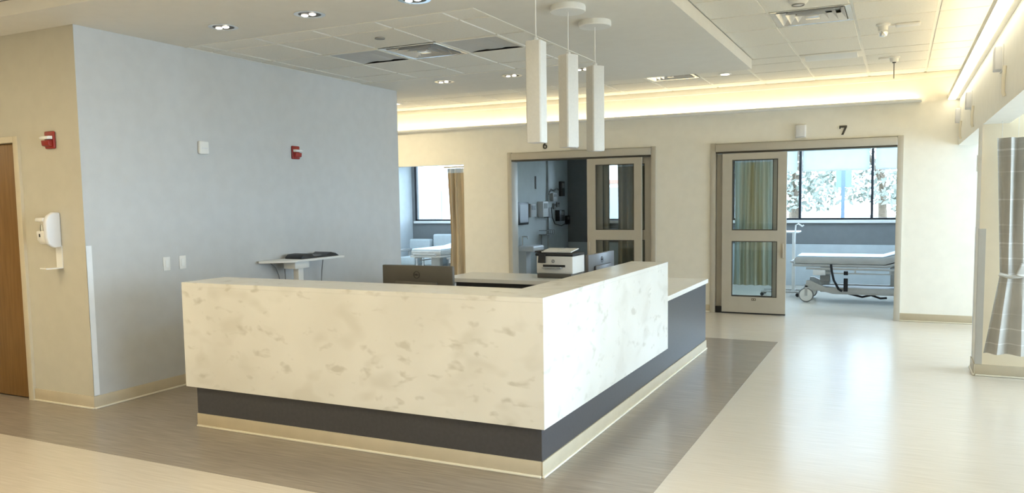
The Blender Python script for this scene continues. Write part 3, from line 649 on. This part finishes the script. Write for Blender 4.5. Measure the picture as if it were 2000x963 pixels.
# wall table
t = thing('wall_table', (-5.62, 6.6, 0), 'white table on a single column against the grey-blue wall', 'table')
MB().prism([(-5.835, 6.10), (-5.80, 6.06), (-5.55, 6.22), (-5.505, 6.28), (-5.505, 7.06), (-5.54, 7.10), (-5.835, 7.10)], 'z', 1.045, 1.068).build('tabletop', 'trim_white', t, bevel=0.004)
B(-5.70, -5.55, 6.31, 6.53, .975, 1.044).build('lift_housing', 'plastic_white', t, bevel=0.004)
B(-5.655, -5.585, 6.40, 6.475, .04, .974).build('column', 'plastic_white', t, bevel=0.004)
B(-5.83, -5.40, 6.36, 6.52, .0016, .04).build('foot', 'plastic_gray', t, bevel=0.006)
t = thing('keyboard', (-5.66, 6.72, 1.068), 'black keyboard with raised ends on the white wall table', 'keyboard')
MB().prism([(6.42, 1.0685), (7.04, 1.0685), (6.98, 1.10), (6.90, 1.115), (6.82, 1.088), (6.63, 1.085), (6.58, 1.118), (6.46, 1.114), (6.425, 1.09)], 'x', -5.78, -5.56).build('body', 'plastic_black', t, bevel=0.004)
for i in range(3): B(-5.74 + .05 * i, -5.71 + .05 * i, 6.65, 6.80, 1.0872, 1.091).build('key_row', 'plastic_gray', t)
def cord(pts, label):
    mb = MB(); mb.tube(pts, .005, 8); tag(mb.build('power_cord', 'rubber_gray'), label, 'cord', 'cords under the wall table')
cord([(-5.82, 6.24, 1.04), (-5.80, 6.30, .98), (-5.82, 6.36, .90), (-5.83, 6.40, .80), (-5.83, 6.42, .4)], 'dark cord hanging at the left under the wall table')
cord([(-5.75, 6.38, 1.04), (-5.77, 6.40, .95), (-5.80, 6.44, .85), (-5.80, 6.46, .4)], 'dark cord hanging beside the wall table column')
cord([(-5.72, 6.96, 1.044), (-5.76, 6.98, .9), (-5.79, 7.0, .75), (-5.80, 7.0, .4)], 'thin cord hanging from the far end of the wall table')

# ================================================================== SLIDING DOORS
def sliding_door(n, x0, x1, lx0, lx1, fx0, fx1, label):
    t = thing('door_%d' % n, ((x0 + x1) / 2, YB, 0), label, 'door', kind='structure')
    m = MB(); y0, y1 = YB - .022, YB + .2
    m.box(x0 - .018, x0 + .055, y0, y1, 0, 2.405); m.box(x1 - .055, x1 + .018, y0, y1, 0, 2.405); m.box(x0 + .055, x1 - .055, y0 + .03, y1, 2.39, 2.405)
    m.build('frame', 'door_frame', t, bevel=0.003)
    B(x0 + .06, x1 - .058, YB - .05, YB + .10, 2.285, 2.389).build('header_box', 'door_frame', t, bevel=0.004)
    B(x0 + .055, x1 - .055, YB - .02, YB + .18, 2.262, 2.2845).build('track', 'metal_dark', t)
    def leaf(name, a, b_, y, gx0, gx1, handle):
        zb, zt = .022, 2.255
        lo = MB()
        lo.box(a, gx0, y, y + .042, zb, zt); lo.box(gx1, b_, y, y + .042, zb, zt)
        lo.box(gx0, gx1, y, y + .042, zb, .245); lo.box(gx0, gx1, y, y + .042, 1.03, 1.18); lo.box(gx0, gx1, y, y + .042, 2.165, zt)
        o = lo.build(name, 'door_leaf_metal', t, smooth=False)
        for z0, z1 in ((.245, 1.03), (1.18, 2.165)):
            B(gx0, gx1, y + .018, y + .024, z0, z1).build('glass_pane', 'glass', o)
            g = MB(); e = .012
            g.box(gx0, gx1, y + .006, y + .0175, z0, z0 + e); g.box(gx0, gx1, y + .006, y + .0175, z1 - e, z1); g.box(gx0, gx0 + e, y + .006, y + .0175, z0 + e, z1 - e); g.box(gx1 - e, gx1, y + .006, y + .0175, z0 + e, z1 - e)
            g.build('glazing_bead', 'plastic_taupe', o)
        B(a, b_, y + .004, y + .038, .004, .0215).build('bottom_seal', 'plastic_black', o)
        if handle:
            B(handle - .012, handle + .012, y - .012, y - .0005, .80, 1.0).build('pull_handle', 'metal_brushed', o, bevel=0.003)
            pl = B((gx0 + gx1) / 2 - .03, (gx0 + gx1) / 2 + .03, y - .003, y - .0004, .195, .225).build('maker_plate', 'metal_dark', o)
            B((gx0 + gx1) / 2 - .022, (gx0 + gx1) / 2 - .006, y - .0045, y - .0031, .204, .217).build('plate_mark', 'frame_beige', pl); B((gx0 + gx1) / 2 + .004, (gx0 + gx1) / 2 + .022, y - .0045, y - .0031, .204, .217).build('plate_mark', 'frame_beige', pl)
    leaf('sliding_leaf', lx0, lx1, YB - .045, lx0 + .135, lx1 - .115, lx1 - .04 if lx0 - x0 < .5 else lx0 + .04)
    leaf('fixed_leaf', fx0, fx1, YB + .04, fx0 + .13, fx1 - .10, None)
    b0 = x0 + .06 if lx0 - x0 < .5 else lx1
    B(b0, b0 + (lx0 - x0 - .065 if lx0 - x0 < .5 else x1 - lx1 - .06), YB - .012, YB + .03, .0016, .09).build('floor_guide', 'plastic_black', t)
sliding_door(2, *O7[:2], -2.25, -1.385, -2.345, -1.47, 'taupe framed glass sliding door under the number 7')
sliding_door(3, *O6[:2], -4.28, -3.425, -4.19, -3.30, 'taupe framed glass sliding door under the number 6')
# numbers
def sign(poly_list, name, label):
    mb = MB()
    for p in poly_list: mb.prism(p, 'y', YB - .012, YB - .0005)
    tag(mb.build(name, 'metal_dark', bevel=0.001), label, 'number sign')
def arc(cx, cz, r, a0, a1, n): return [(cx + r * math.cos(math.radians(a0 + (a1 - a0) * i / n)), cz + r * math.sin(math.radians(a0 + (a1 - a0) * i / n))) for i in range(n + 1)]
nx, nz = -0.735, 2.447
sign([[(nx, nz + .12), (nx + .093, nz + .12), (nx + .093, nz + .098), (nx + .052, nz), (nx + .024, nz), (nx + .064, nz + .094), (nx + .018, nz + .094), (nx + .014, nz + .078), (nx, nz + .078)]], 'room_number', 'dark metal numeral 7 above the right sliding door')
nx, nz = -4.985, 2.44
ring = arc(nx, nz + .034, .036, 0, 360, 24)[:-1]; inner = arc(nx, nz + .034, .019, 0, 360, 24)[:-1]
mb = MB(); n = 24
vs = [(p[0], YB - .012, p[1]) for p in ring] + [(p[0], YB - .012, p[1]) for p in inner] + [(p[0], YB - .0005, p[1]) for p in ring] + [(p[0], YB - .0005, p[1]) for p in inner]
fs = []
for i in range(n):
    j = (i + 1) % n; fs += [(i, j, n + j, n + i), (2 * n + i, 2 * n + j, 3 * n + j, 3 * n + i), (i, j, 2 * n + j, 2 * n + i), (n + i, n + j, 3 * n + j, 3 * n + i)]
mb._add(vs, fs)
stem = arc(nx + .034, nz + .034, .07, 178, 112, 8) + arc(nx + .034, nz + .034, .052, 112, 178, 8)
mb.prism(stem, 'y', YB - .0121, YB - .0004)
tag(mb.build('room_number', 'metal_dark'), 'dark metal numeral 6 above the middle sliding door', 'number sign')

def dome_light(x, y, z, axis, label, tail=None):
    t = thing('call_light', (x, y, z), label, 'call light', 'white nurse call boxes')
    if axis == 'y':
        B(x - .062, x + .062, y - .055, y - .0005, z - .075, z + .085).build('lens_box', 'plastic_cool', t, bevel=0.01, seg=3)
        B(x - .07, x + .07, y - .008, y - .0004, z - .088, z + .095).build('back_plate', 'plastic_white', t, bevel=0.003)
    else:
        B(x - .055, x - .0005, y - .07, y + .07, z - .085, z + .085).build('lens_box', 'plastic_cool', t, bevel=0.01, seg=3)
        B(x - .008, x - .0004, y - .08, y + .08, z - .095, z + .095).build('back_plate', 'plastic_white', t, bevel=0.003)
        if tail: MB().tube([(x - .012, y - tail, z - .09), (x - .018, y - tail, z - .17), (x - .018, y - tail, z - .27), (x - .008, y - tail, z - .30)], .012, 8).build('tail_strip', 'vinyl_bead', t)
dome_light(-1.218, YB, 2.515, 'y', 'small white call light left of the numeral 7')
dome_light(-4.50, YB, 2.50, 'y', 'small white call light half hidden by the middle pendant')
dome_light(XR, 6.84, 2.615, 'x', 'nearest white call box on the right header', .30)
dome_light(XR, 9.58, 2.605, 'x', 'middle white call box on the right header', .38)
dome_light(XR, 11.25, 2.60, 'x', 'farthest white call box on the right header, near the corner', .32)
# right pier guards
t = thing('corner_guard', (XR, 8.21, .11), 'taupe corner guard on the pier left of the striped curtain', 'corner guard')
B(XR - .003, XR + .052, 8.2071, 8.2099, .106, 1.33).build('front_wing', 'guard_taupe', t); B(XR - .0032, XR - .0002, 8.207, 8.26, .106, 1.33).build('side_wing', 'guard_taupe', t)
t = thing('corner_guard', (XR, 8.6, .11), 'pale guard on the far edge of the right pier', 'corner guard')
B(XR - .0032, XR - .0002, 8.55, 8.603, .106, 1.33).build('side_wing', 'steel_guard', t)
B(XR - .006, XR - .0002, 8.56, 8.64, 1.85, 2.0).build('latch_plate', 'trim_white', t)

# ================================================================== CURTAINS
def curtain(name, x0, x1, y, z0, z1, folds, amp, matn, label, waist=None, thick=0.004, meshtop=0.0, mesh_mat='mesh_white', flare=0.0, group=None, seed=1, track=None):
    rnd = random.Random(seed); t = thing(name, ((x0 + x1) / 2, y, z0), label, 'curtain', group)
    nU, nV = folds * 10, 24; ph = [rnd.uniform(-.5, .5) for _ in range(folds + 2)]
    def pt(u, v):                           # u across 0..1, v down 0..1
        z = z1 + (z0 - z1) * v; cx = (x0 + x1) / 2; k = 1.0; shift = 0.0
        if waist:
            wv, wk, sh = waist; dd = abs(v - wv) / (wv if v < wv else 1 - wv); q = 1 - min(1, dd) ** 0.8
            k = 1 - (1 - wk) * q; shift = sh * q
            if v > wv: k *= 1 + flare * (v - wv) / (1 - wv)
        i = min(int(u * folds), folds - 1)
        X = cx + shift + (u - .5) * (x1 - x0) * k + .012 * math.sin(7 * u + 3 * v)
        Y = y + amp * (0.7 + 0.3 * ph[i]) * math.sin(2 * PI * folds * u + ph[i]) * (0.8 + .2 * v) * (1 if not waist else (0.5 + .5 * min(1, abs(v - waist[0]) * 3)))
        return Vector((X, Y, z))
    def sheet(va, vb, nm, mt, par, n=nV):
        mb = MB(); vs = []; fs = []
        for s_ in (0, 1):
            for j in range(n + 1):
                for i in range(nU + 1):
                    p = pt(i / nU, va + (vb - va) * j / n); vs.append((p.x, p.y + s_ * thick, p.z))
        W_ = nU + 1; N = W_ * (n + 1)
        for j in range(n):
            for i in range(nU):
                a = j * W_ + i; fs.append((a, a + 1, a + W_ + 1, a + W_)); fs.append((N + a + W_, N + a + W_ + 1, N + a + 1, N + a))
        for j in range(n):
            a = j * W_; b_ = j * W_ + nU; fs.append((a, a + W_, N + a + W_, N + a)); fs.append((b_ + W_, b_, N + b_, N + b_ + W_))
        for i in range(nU):
            a = n * W_ + i; fs.append((a, a + 1, N + a + 1, N + a)); fs.append((i + 1, i, N + i, N + i + 1))
        mb._add(vs, fs); return mb.build(nm, mt, par)
    if meshtop:
        sheet(0, meshtop, 'mesh_header', mesh_mat, t, 4)
    sheet(meshtop, 1, 'cloth', matn, t)
    tz = z1 + .01 if track is None else track
    B(x0 - .05, x1 + .05, y - .012, y + .012, tz, tz + .025).build('ceiling_track', 'metal_brushed', t)
    if y > YB and z1 > 2.2:
        for q in (x0 + .02, x1 - .02): MB().cyl((q, y, z1 + .034), (q, y, 2.7505), .006, n=8).build('track_hanger', 'metal_brushed', t)
    for i in range(folds): 
        p = pt((i + .25) / folds, 0); MB().cyl((p.x, p.y, z1 - .004), (p.x, y, tz + .002), .004 if track is None else .0015, n=6).build('hook', 'metal_brushed', t)
    return t
curtain('privacy_curtain', -6.80, -6.46, YB + .05, .30, 2.19, 3, .06, 'curtain_tan', 'tan pleated curtain in the opening at left', waist=(.62, .86, .02), seed=2, meshtop=.04)
curtain('privacy_curtain', -2.17, -1.50, YB + .45, .36, 2.28, 6, .075, 'curtain_sage', 'sage and tan curtain behind the glass of door 7', meshtop=.07, seed=3)
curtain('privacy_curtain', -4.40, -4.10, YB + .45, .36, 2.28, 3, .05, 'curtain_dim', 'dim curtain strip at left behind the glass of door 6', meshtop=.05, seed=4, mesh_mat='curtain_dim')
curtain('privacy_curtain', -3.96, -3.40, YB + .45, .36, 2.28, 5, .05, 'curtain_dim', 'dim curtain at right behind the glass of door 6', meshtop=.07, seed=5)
ct = curtain('privacy_curtain', 0.735, 1.10, 7.9, .26, 2.11, 3, .055, 'curtain_striped', 'grey striped curtain tied at the waist in the right bay', waist=(.63, .88, .02), flare=.28, seed=6, track=2.724)
MB().tube([(.775, 7.83, .96), (.85, 7.81, .94), (.92, 7.815, .945), (1.0, 7.83, .97), (1.06, 7.85, .99)], .016, 8).build('tie_back', 'curtain_striped', ct)
MB().obox((.935, 7.80, 1.0), (.07, .03, .11), (0.2, .3, .4)).build('tie_knot', 'curtain_striped', ct, bevel=0.012, seg=3)


# ================================================================== PATIENT ROOM THINGS
def stretcher(label, up=1.0):
    # local frame: x along the bed, head at +x, origin on the floor at centre
    t = thing('hospital_stretcher', (0, 0, 0), label, 'stretcher', 'wheeled stretchers in the patient rooms')
    hw = .34
    U = lambda z, z0: z0 + (z - z0) * up
    prof = [(-.98, .60), (.30, .60), (.92, U(.80, .60)), (.95, U(.86, .66)), (.90, U(.90, .705)), (.28, .705), (-.94, .705), (-.98, .68)]
    MB().prism(prof, 'y', -hw, hw).build('mattress', 'mattress_gray', t, bevel=0.015, local=True)
    sp = [(-.96, .7055), (-.94, .722), (.27, .722), (.86, U(.908, .722)), (.88, U(.9055, .715)), (.285, .7115), (-.93, .7055)]
    MB().prism(sp, 'y', -hw + .01, hw - .01).build('sheet', 'sheet_blue', t, local=True)
    m = MB(); m.prism([(-1.0, .555), (.34, .555), (.90, U(.735, .555)), (.90, U(.775, .595)), (.32, .595), (-1.0, .595)], 'y', -.35, .35); m.build('deck', 'bed_frame', t, bevel=0.006, local=True)
    for s_ in (-1, 1):
        r = MB(); yy = s_ * .375
        r.box(-.80, .55, yy - .012, yy + .012, .515, .548); r.box(-.62, .42, yy - .01, yy + .01, .455, .475)
        for xx in (-.58, -.1, .38): r.box(xx - .012, xx + .012, yy - .01, yy + .01, .47, .52)
        r.build('side_rail', 'bed_frame', t, bevel=0.003, local=True)
    for xx in (-.55, .45):
        MB().box(xx - .07, xx + .07, -.10, .10, .26, .555).build('lift_column', 'mattress_gray', t, bevel=0.01, local=True)
    m = MB(); 
    for s_ in (-1, 1): m.prism([(-.82, .18), (-.80, .34), (-.74, .34), (-.52, .24), (.66, .24), (.80, .30), (.86, .30), (.86, .17), (.5, .14), (-.42, .14), (-.56, .18)], 'y', s_ * .30 - .03, s_ * .30 + .03)
    m.box(-.6, .7, -.27, .27, .16, .22); m.build('chassis', 'bed_frame', t, bevel=0.006, local=True)
    for s_ in (-1, 1): MB().box(-.35, .58, s_ * .3315 - .001, s_ * .3315 + .001, .175, .205).build('bumper_strip', 'mattress_gray', t, local=True)
    for xx in (-.80, .82):
        for s_ in (-1, 1):
            c = MB(); c.lathe([(.045, -.022), (.105, -.024), (.112, -.012), (.112, .012), (.105, .024), (.045, .022)], (xx, s_ * .31, .112), 28, axis='y'); wo = c.build('caster', 'rubber_gray', t, local=True)
            c = MB(); c.lathe([(.001, -.030), (.095, -.030), (.095, .030), (.001, .030)], (xx, s_ * .31, .112), 28, axis='y'); c.build('wheel_cover', 'plastic_white', wo, local=True)
            c = MB(); c.box(xx - .02, xx + .02, s_ * .31 - .036, s_ * .31 - .031, .10, .26); c.box(xx - .02, xx + .02, s_ * .31 + .031, s_ * .31 + .036, .10, .26); c.box(xx - .02, xx + .02, s_ * .31 - .036, s_ * .31 + .036, .24, .28); c.build('caster_fork', 'bed_frame', wo, local=True)
    MB().box(-.70, -.52, -.40, -.36, .43, .51).build('control_box', 'plastic_cool', t, bevel=0.006, local=True)
    MB().box(-.60, -.46, -.33, -.28, .33, .42).build('pump_block', 'rubber_gray', t, bevel=0.006, local=True)
    MB().tube([(-.44, -.39, .60), (-.43, -.395, .50), (-.40, -.38, .36), (-.33, -.36, .22), (-.28, -.36, .19)], .018, 6).build('strap', 'strap_black', t, local=True)
    MB().box(-.26, -.20, -.395, -.365, .19, .39).build('strap_buckle', 'strap_black', t, bevel=0.004, local=True); MB().box(-.26, -.20, -.3955, -.3645, .44, .50).build('strap_clip', 'strap_black', t, bevel=0.004, local=True)
    MB().tube([(-.2, -.2, .14), (0, -.25, .10), (.12, -.22, .13), (.25, -.26, .09), (.34, -.26, .10)], .016, 8).build('brake_pedal', 'plastic_black', t, local=True)
    MB().tube([(-.99, -.25, .60), (-1.04, -.25, .62), (-1.04, .25, .62), (-.99, .25, .60)], .014, 8).build('push_handle', 'bed_frame', t, local=True)
    return t
st = stretcher('grey wheeled stretcher with blue-white sheet in room 7'); st.location = (-.475, 13.38, 0)
st2 = stretcher('wheeled stretcher seen foot-first behind the tan curtain', .35); st2.location = (-8.33, 14.2, 0); st2.rotation_euler = (0, 0, R90)

t = thing('overbed_table', (-1.72, 13.85, 0), 'white overbed table beside the stretcher in room 7', 'table')
B(-2.12, -1.46, 13.65, 14.05, 1.05, 1.075).build('tabletop', 'trim_white', t, bevel=0.008)
B(-1.58, -1.53, 13.82, 13.87, .09, 1.049).build('column', 'plastic_white', t)
m = MB(); m.box(-2.05, -1.45, 13.66, 13.70, .06, .09); m.box(-2.05, -1.45, 14.0, 14.04, .06, .09); m.box(-1.58, -1.53, 13.70, 14.0, .06, .09); m.build('base', 'bed_frame', t)
for x in (-2.03, -1.47):
    for y in (13.68, 14.02): MB().cyl((x, y - .012, .03), (x, y + .012, .03), .03, n=16).build('caster', 'plastic_black', t)
MB().tube([(-1.52, 13.6, .9), (-1.50, 13.6, 1.18), (-1.46, 13.6, 1.2), (-1.40, 13.6, 1.16), (-1.38, 13.6, 1.18)], .012, 8).build('handle_loop', 'plastic_white', t)

# recliners in the curtained room
def recliner(x, y, w_, zt, label):
    t = thing('recliner_chair', (x, y, 0), label, 'chair', 'visitor chairs by the window at left')
    B(x - w_ / 2, x + w_ / 2, y, y + .18, .42, zt).build('backrest', 'wainscot', t, bevel=0.04, seg=4)
    B(x - w_ / 2 + .08, x + w_ / 2 - .08, y - .52, y - .001, .28, .46).build('seat', 'wainscot', t, bevel=0.03, seg=3)
    for s_ in (-1, 1):
        B(x + s_ * (w_ / 2 - .04) - .035, x + s_ * (w_ / 2 - .04) + .035, y - .5, y - .001, .56, .62).build('armrest', 'mattress_gray', t, bevel=0.015)
        for yy in (y - .47, y - .06): B(x + s_ * (w_ / 2 - .04) - .02, x + s_ * (w_ / 2 - .04) + .02, yy - .02, yy + .02, .0, .559).build('leg', 'bed_frame', t)
recliner(-9.61, 15.0, .54, .82, 'low pale chair left by the window of the curtained room')
recliner(-9.05, 15.05, .48, .93, 'taller grey chair next to the tan curtain')

# room 6 equipment wall (x = -6.25 facing +x)
XW = -6.25
t = thing('wall_screen', (XW, 13.17, 1.2), 'black framed screen mounted on the wall in room 6', 'screen')
B(XW + .03, XW + .075, 12.93, 13.40, 1.20, 1.61).build('casing', 'plastic_black', t, bevel=0.01); B(XW + .0751, XW + .077, 13.02, 13.37, 1.24, 1.57).build('display', 'plastic_silver', t); B(XW, XW + .03, 13.1, 13.25, 1.33, 1.48).build('bracket', 'plastic_gray', t)
tag(B(XW + .0005, XW + .035, 14.43, 15.44, .1, 2.5).build('headwall_panel', 'wainscot', bevel=0.006), 'pale vertical headwall panel in room 6', 'wall panel')
XH = XW + .036
def eq(name, label, cat, x, y0, y1, z0, z1, dep, matn, extra=None):
    t = thing(name, (x, (y0 + y1) / 2, z0), label, cat)
    B(x, x + dep, y0, y1, z0, z1).build('housing', matn, t, bevel=0.008)
    B(x + dep, x + dep + .006, y0 + (y1 - y0) * .2, y1 - (y1 - y0) * .2, z0 + (z1 - z0) * .55, z1 - (z1 - z0) * .12).build('face_plate', extra or 'plastic_gray', t)
    return t
eq('glove_box', 'grey box beside the wall screen in room 6', 'box', XW + .001, 13.45, 13.72, 1.33, 1.58, .09, 'mattress_gray', 'plastic_black')
eq('sharps_container', 'pale container in the middle of the equipment wall', 'container', XW + .001, 13.96, 14.22, 1.32, 1.62, .12, 'plastic_cool', 'plastic_taupe')
eq('suction_canister', 'grey canister left of the headwall panel', 'canister', XW + .001, 14.26, 14.40, 1.30, 1.50, .10, 'rubber_gray')
eq('diagnostic_unit', 'black wall unit tilted high on the headwall', 'medical unit', XH, 14.95, 15.14, 1.72, 2.02, .06, 'plastic_black', 'plastic_gray')
eq('monitor_module', 'black module low on the headwall', 'medical unit', XH, 14.75, 15.02, 1.22, 1.44, .10, 'plastic_black', 'plastic_gray')
eq('outlet_unit', 'dark outlet unit at the headwall edge', 'outlet', XH, 15.26, 15.42, 1.14, 1.32, .05, 'plastic_black', 'plastic_gray')
eq('gauge_unit', 'grey gauge on the headwall panel', 'gauge', XH, 14.50, 14.72, 1.62, 1.78, .07, 'mattress_gray', 'plastic_taupe')
eq('gas_outlet', 'upper gas outlet plate on the headwall', 'outlet', XH, 14.62, 14.74, 1.46, 1.58, .03, 'plastic_gray', 'plastic_black')
eq('gas_outlet', 'second gas outlet plate right of the gauge', 'outlet', XH, 14.80, 14.92, 1.50, 1.60, .03, 'plastic_gray', 'plastic_black')
tag(B(XW + .001, XW + .02, 13.86, 13.90, 1.86, 2.10).build('wall_rod', 'plastic_gray', bevel=0.004), 'thin vertical rod high on the equipment wall', 'rod')
mb = MB().tube([(XW + .05, 14.41, 1.76), (XW + .06, 14.5, 1.86), (XW + .06, 14.65, 1.82), (XW + .06, 14.8, 1.88), (XW + .05, 14.92, 1.84)], .012, 8)
tag(mb.build('coiled_cable', 'rubber_gray'), 'grey cable looping across the headwall', 'cable')
mb = MB().tube([(XH + .02, 14.52, 1.5), (XH + .02, 14.55, 1.30), (XH + .03, 14.66, 1.17), (XH + .03, 15.0, 1.12), (XH + .03, 15.24, 1.16)], .009, 8)
tag(mb.build('hanging_cable', 'plastic_black'), 'dark cable sagging under the headwall units', 'cable')
t = thing('wall_basket', (XW, 14.2, 1.0), 'grey wire basket below the equipment in room 6', 'basket')
m = MB()
for z in (.98, 1.06): m.tube([(XW + .002, 14.02, z), (XW + .16, 14.02, z), (XW + .16, 14.40, z), (XW + .002, 14.40, z)], .007, 6)
for y in (14.02, 14.1, 14.2, 14.3, 14.40): m.tube([(XW + .16, y, .975), (XW + .16, y, 1.065)], .005, 6)
m.build('wire_frame', 'plastic_gray', t); B(XW + .004, XW + .155, 14.03, 14.39, .972, .978).build('tray', 'plastic_gray', t); MB().cyl((XW + .02, 14.1, .3), (XW + .02, 14.1, .97), .008, n=8).build('hose', 'rubber_gray', t)
t = thing('wall_sink', (XW, 13.2, .7), 'small white wall sink inside room 6', 'sink')
B(XW + .001, XW + .36, 12.95, 13.45, .72, .82).build('basin', 'plastic_cool', t, bevel=0.03, seg=3); MB().tube([(XW + .03, 13.2, .82), (XW + .03, 13.2, .98), (XW + .14, 13.2, .98), (XW + .14, 13.2, .94)], .012, 8).build('faucet', 'metal_brushed', t); B(XW + .001, XW + .15, 13.1, 13.3, .3, .72).build('trap_cover', 'plastic_cool', t)
t = thing('exam_stool', (-5.75, 13.75, 0), 'dark stool in the dim room 6', 'stool')
MB().lathe([(.17, .50), (.185, .52), (.185, .56), (.16, .58), (.001, .58)], (-5.75, 13.75, 0), 28).build('seat', 'plastic_black', t); MB().cyl((-5.75, 13.75, .08), (-5.75, 13.75, .50), .025, n=14).build('column', 'metal_brushed', t)
for k in range(5):
    a = 2 * PI * k / 5; l = MB().tube([(-5.75, 13.75, .10), (-5.75 + .26 * math.cos(a), 13.75 + .26 * math.sin(a), .07)], .016, 8).build('leg', 'plastic_black', t)
    MB().cyl((-5.75 + .26 * math.cos(a), 13.74 + .26 * math.sin(a), .03), (-5.75 + .26 * math.cos(a), 13.76 + .26 * math.sin(a), .03), .03, n=12).build('caster', 'plastic_black', l)

# ================================================================== OUTDOORS
struct(B(-90, 60, YO + 0.21, 90, -0.6, -0.35).build('ground', 'grass'), 'sunlit grass outside the windows', 'ground')
def tree(x, y, h, r, seed, label):
    rnd = random.Random(seed); t = thing('tree', (x, y, -.35), label, 'tree', 'trees outside the windows')
    tr = MB(); tr.cyl((x, y, -.36), (x + rnd.uniform(-.2, .2), y, h * .6), .16, .07, 10)
    for k in range(5):
        a = rnd.uniform(0, 2 * PI); tr.cyl((x, y, h * (.3 + .06 * k)), (x + r * .7 * math.cos(a), y + r * .7 * math.sin(a), h * (.55 + .08 * k)), .05, .02, 7)
    tr.build('trunk', 'bark', t)
    mb = MB()
    for k in range(2400):
        a = rnd.uniform(0, 2 * PI); q = r * rnd.random() ** .5; zz = h * .25 + (h * .75) * rnd.random(); q *= math.sin(PI * min(.97, max(.08, (zz / h - .15) / .9))) ** .6
        c = Vector((x + q * math.cos(a), y + q * math.sin(a), zz)); s_ = rnd.uniform(.06, .14)
        u = Vector((rnd.uniform(-1, 1), rnd.uniform(-1, 1), rnd.uniform(-1, 1))).normalized(); v_ = u.orthogonal().normalized()
        mb._add([c - u * s_, c + v_ * s_ * .5, c + u * s_, c - v_ * s_ * .5], [(0, 1, 2, 3)])
    fo = mb.build('foliage', 'foliage', t, smooth=False); fo['kind'] = 'stuff'
for i, (x, y, h, r, lab) in enumerate(((-2.6, 23, 5.0, 1.9, 'pale tree left of centre beyond the room 7 windows'), (-0.4, 27, 5.6, 2.0, 'pale tree at centre beyond the room 7 windows'), (-3.6, 31, 7, 2.2, 'taller pale tree far left beyond the room 7 windows'),
        (0.9, 22.0, 2.6, 1.1, 'small bright green bush at right beyond room 7'), (1.2, 33, 7.5, 2.6, 'taller pale tree far right beyond the room 7 windows'))): tree(x, y, h, r, 20 + i, lab)
t = thing('banner_post', (-1.06, 18, -.35), 'blue-grey post with pale blue banner outside room 7', 'post')
B(-1.095, -1.025, 17.98, 18.02, -.36, 3.6).build('pole', 'post_blue', t); B(-1.20, -.90, 17.985, 18.015, 1.82, 2.9).build('banner', 'banner_blue', t)
t = thing('building', (-21, 42, -.35), 'white building with a red stripe seen through the left window', 'building')
B(-40, -12, 42, 54, -.36, 7.5).build('wall', 'facade_white', t); B(-40, -12, 41.9, 41.99, 2.5, 2.72).build('red_stripe', 'facade_red', t)
for k in range(9):
    for z in (.6, 4.6): B(-39 + 3 * k, -37.2 + 3 * k, 41.9, 41.99, z, z + 1.7).build('window', 'facade_glass', t)
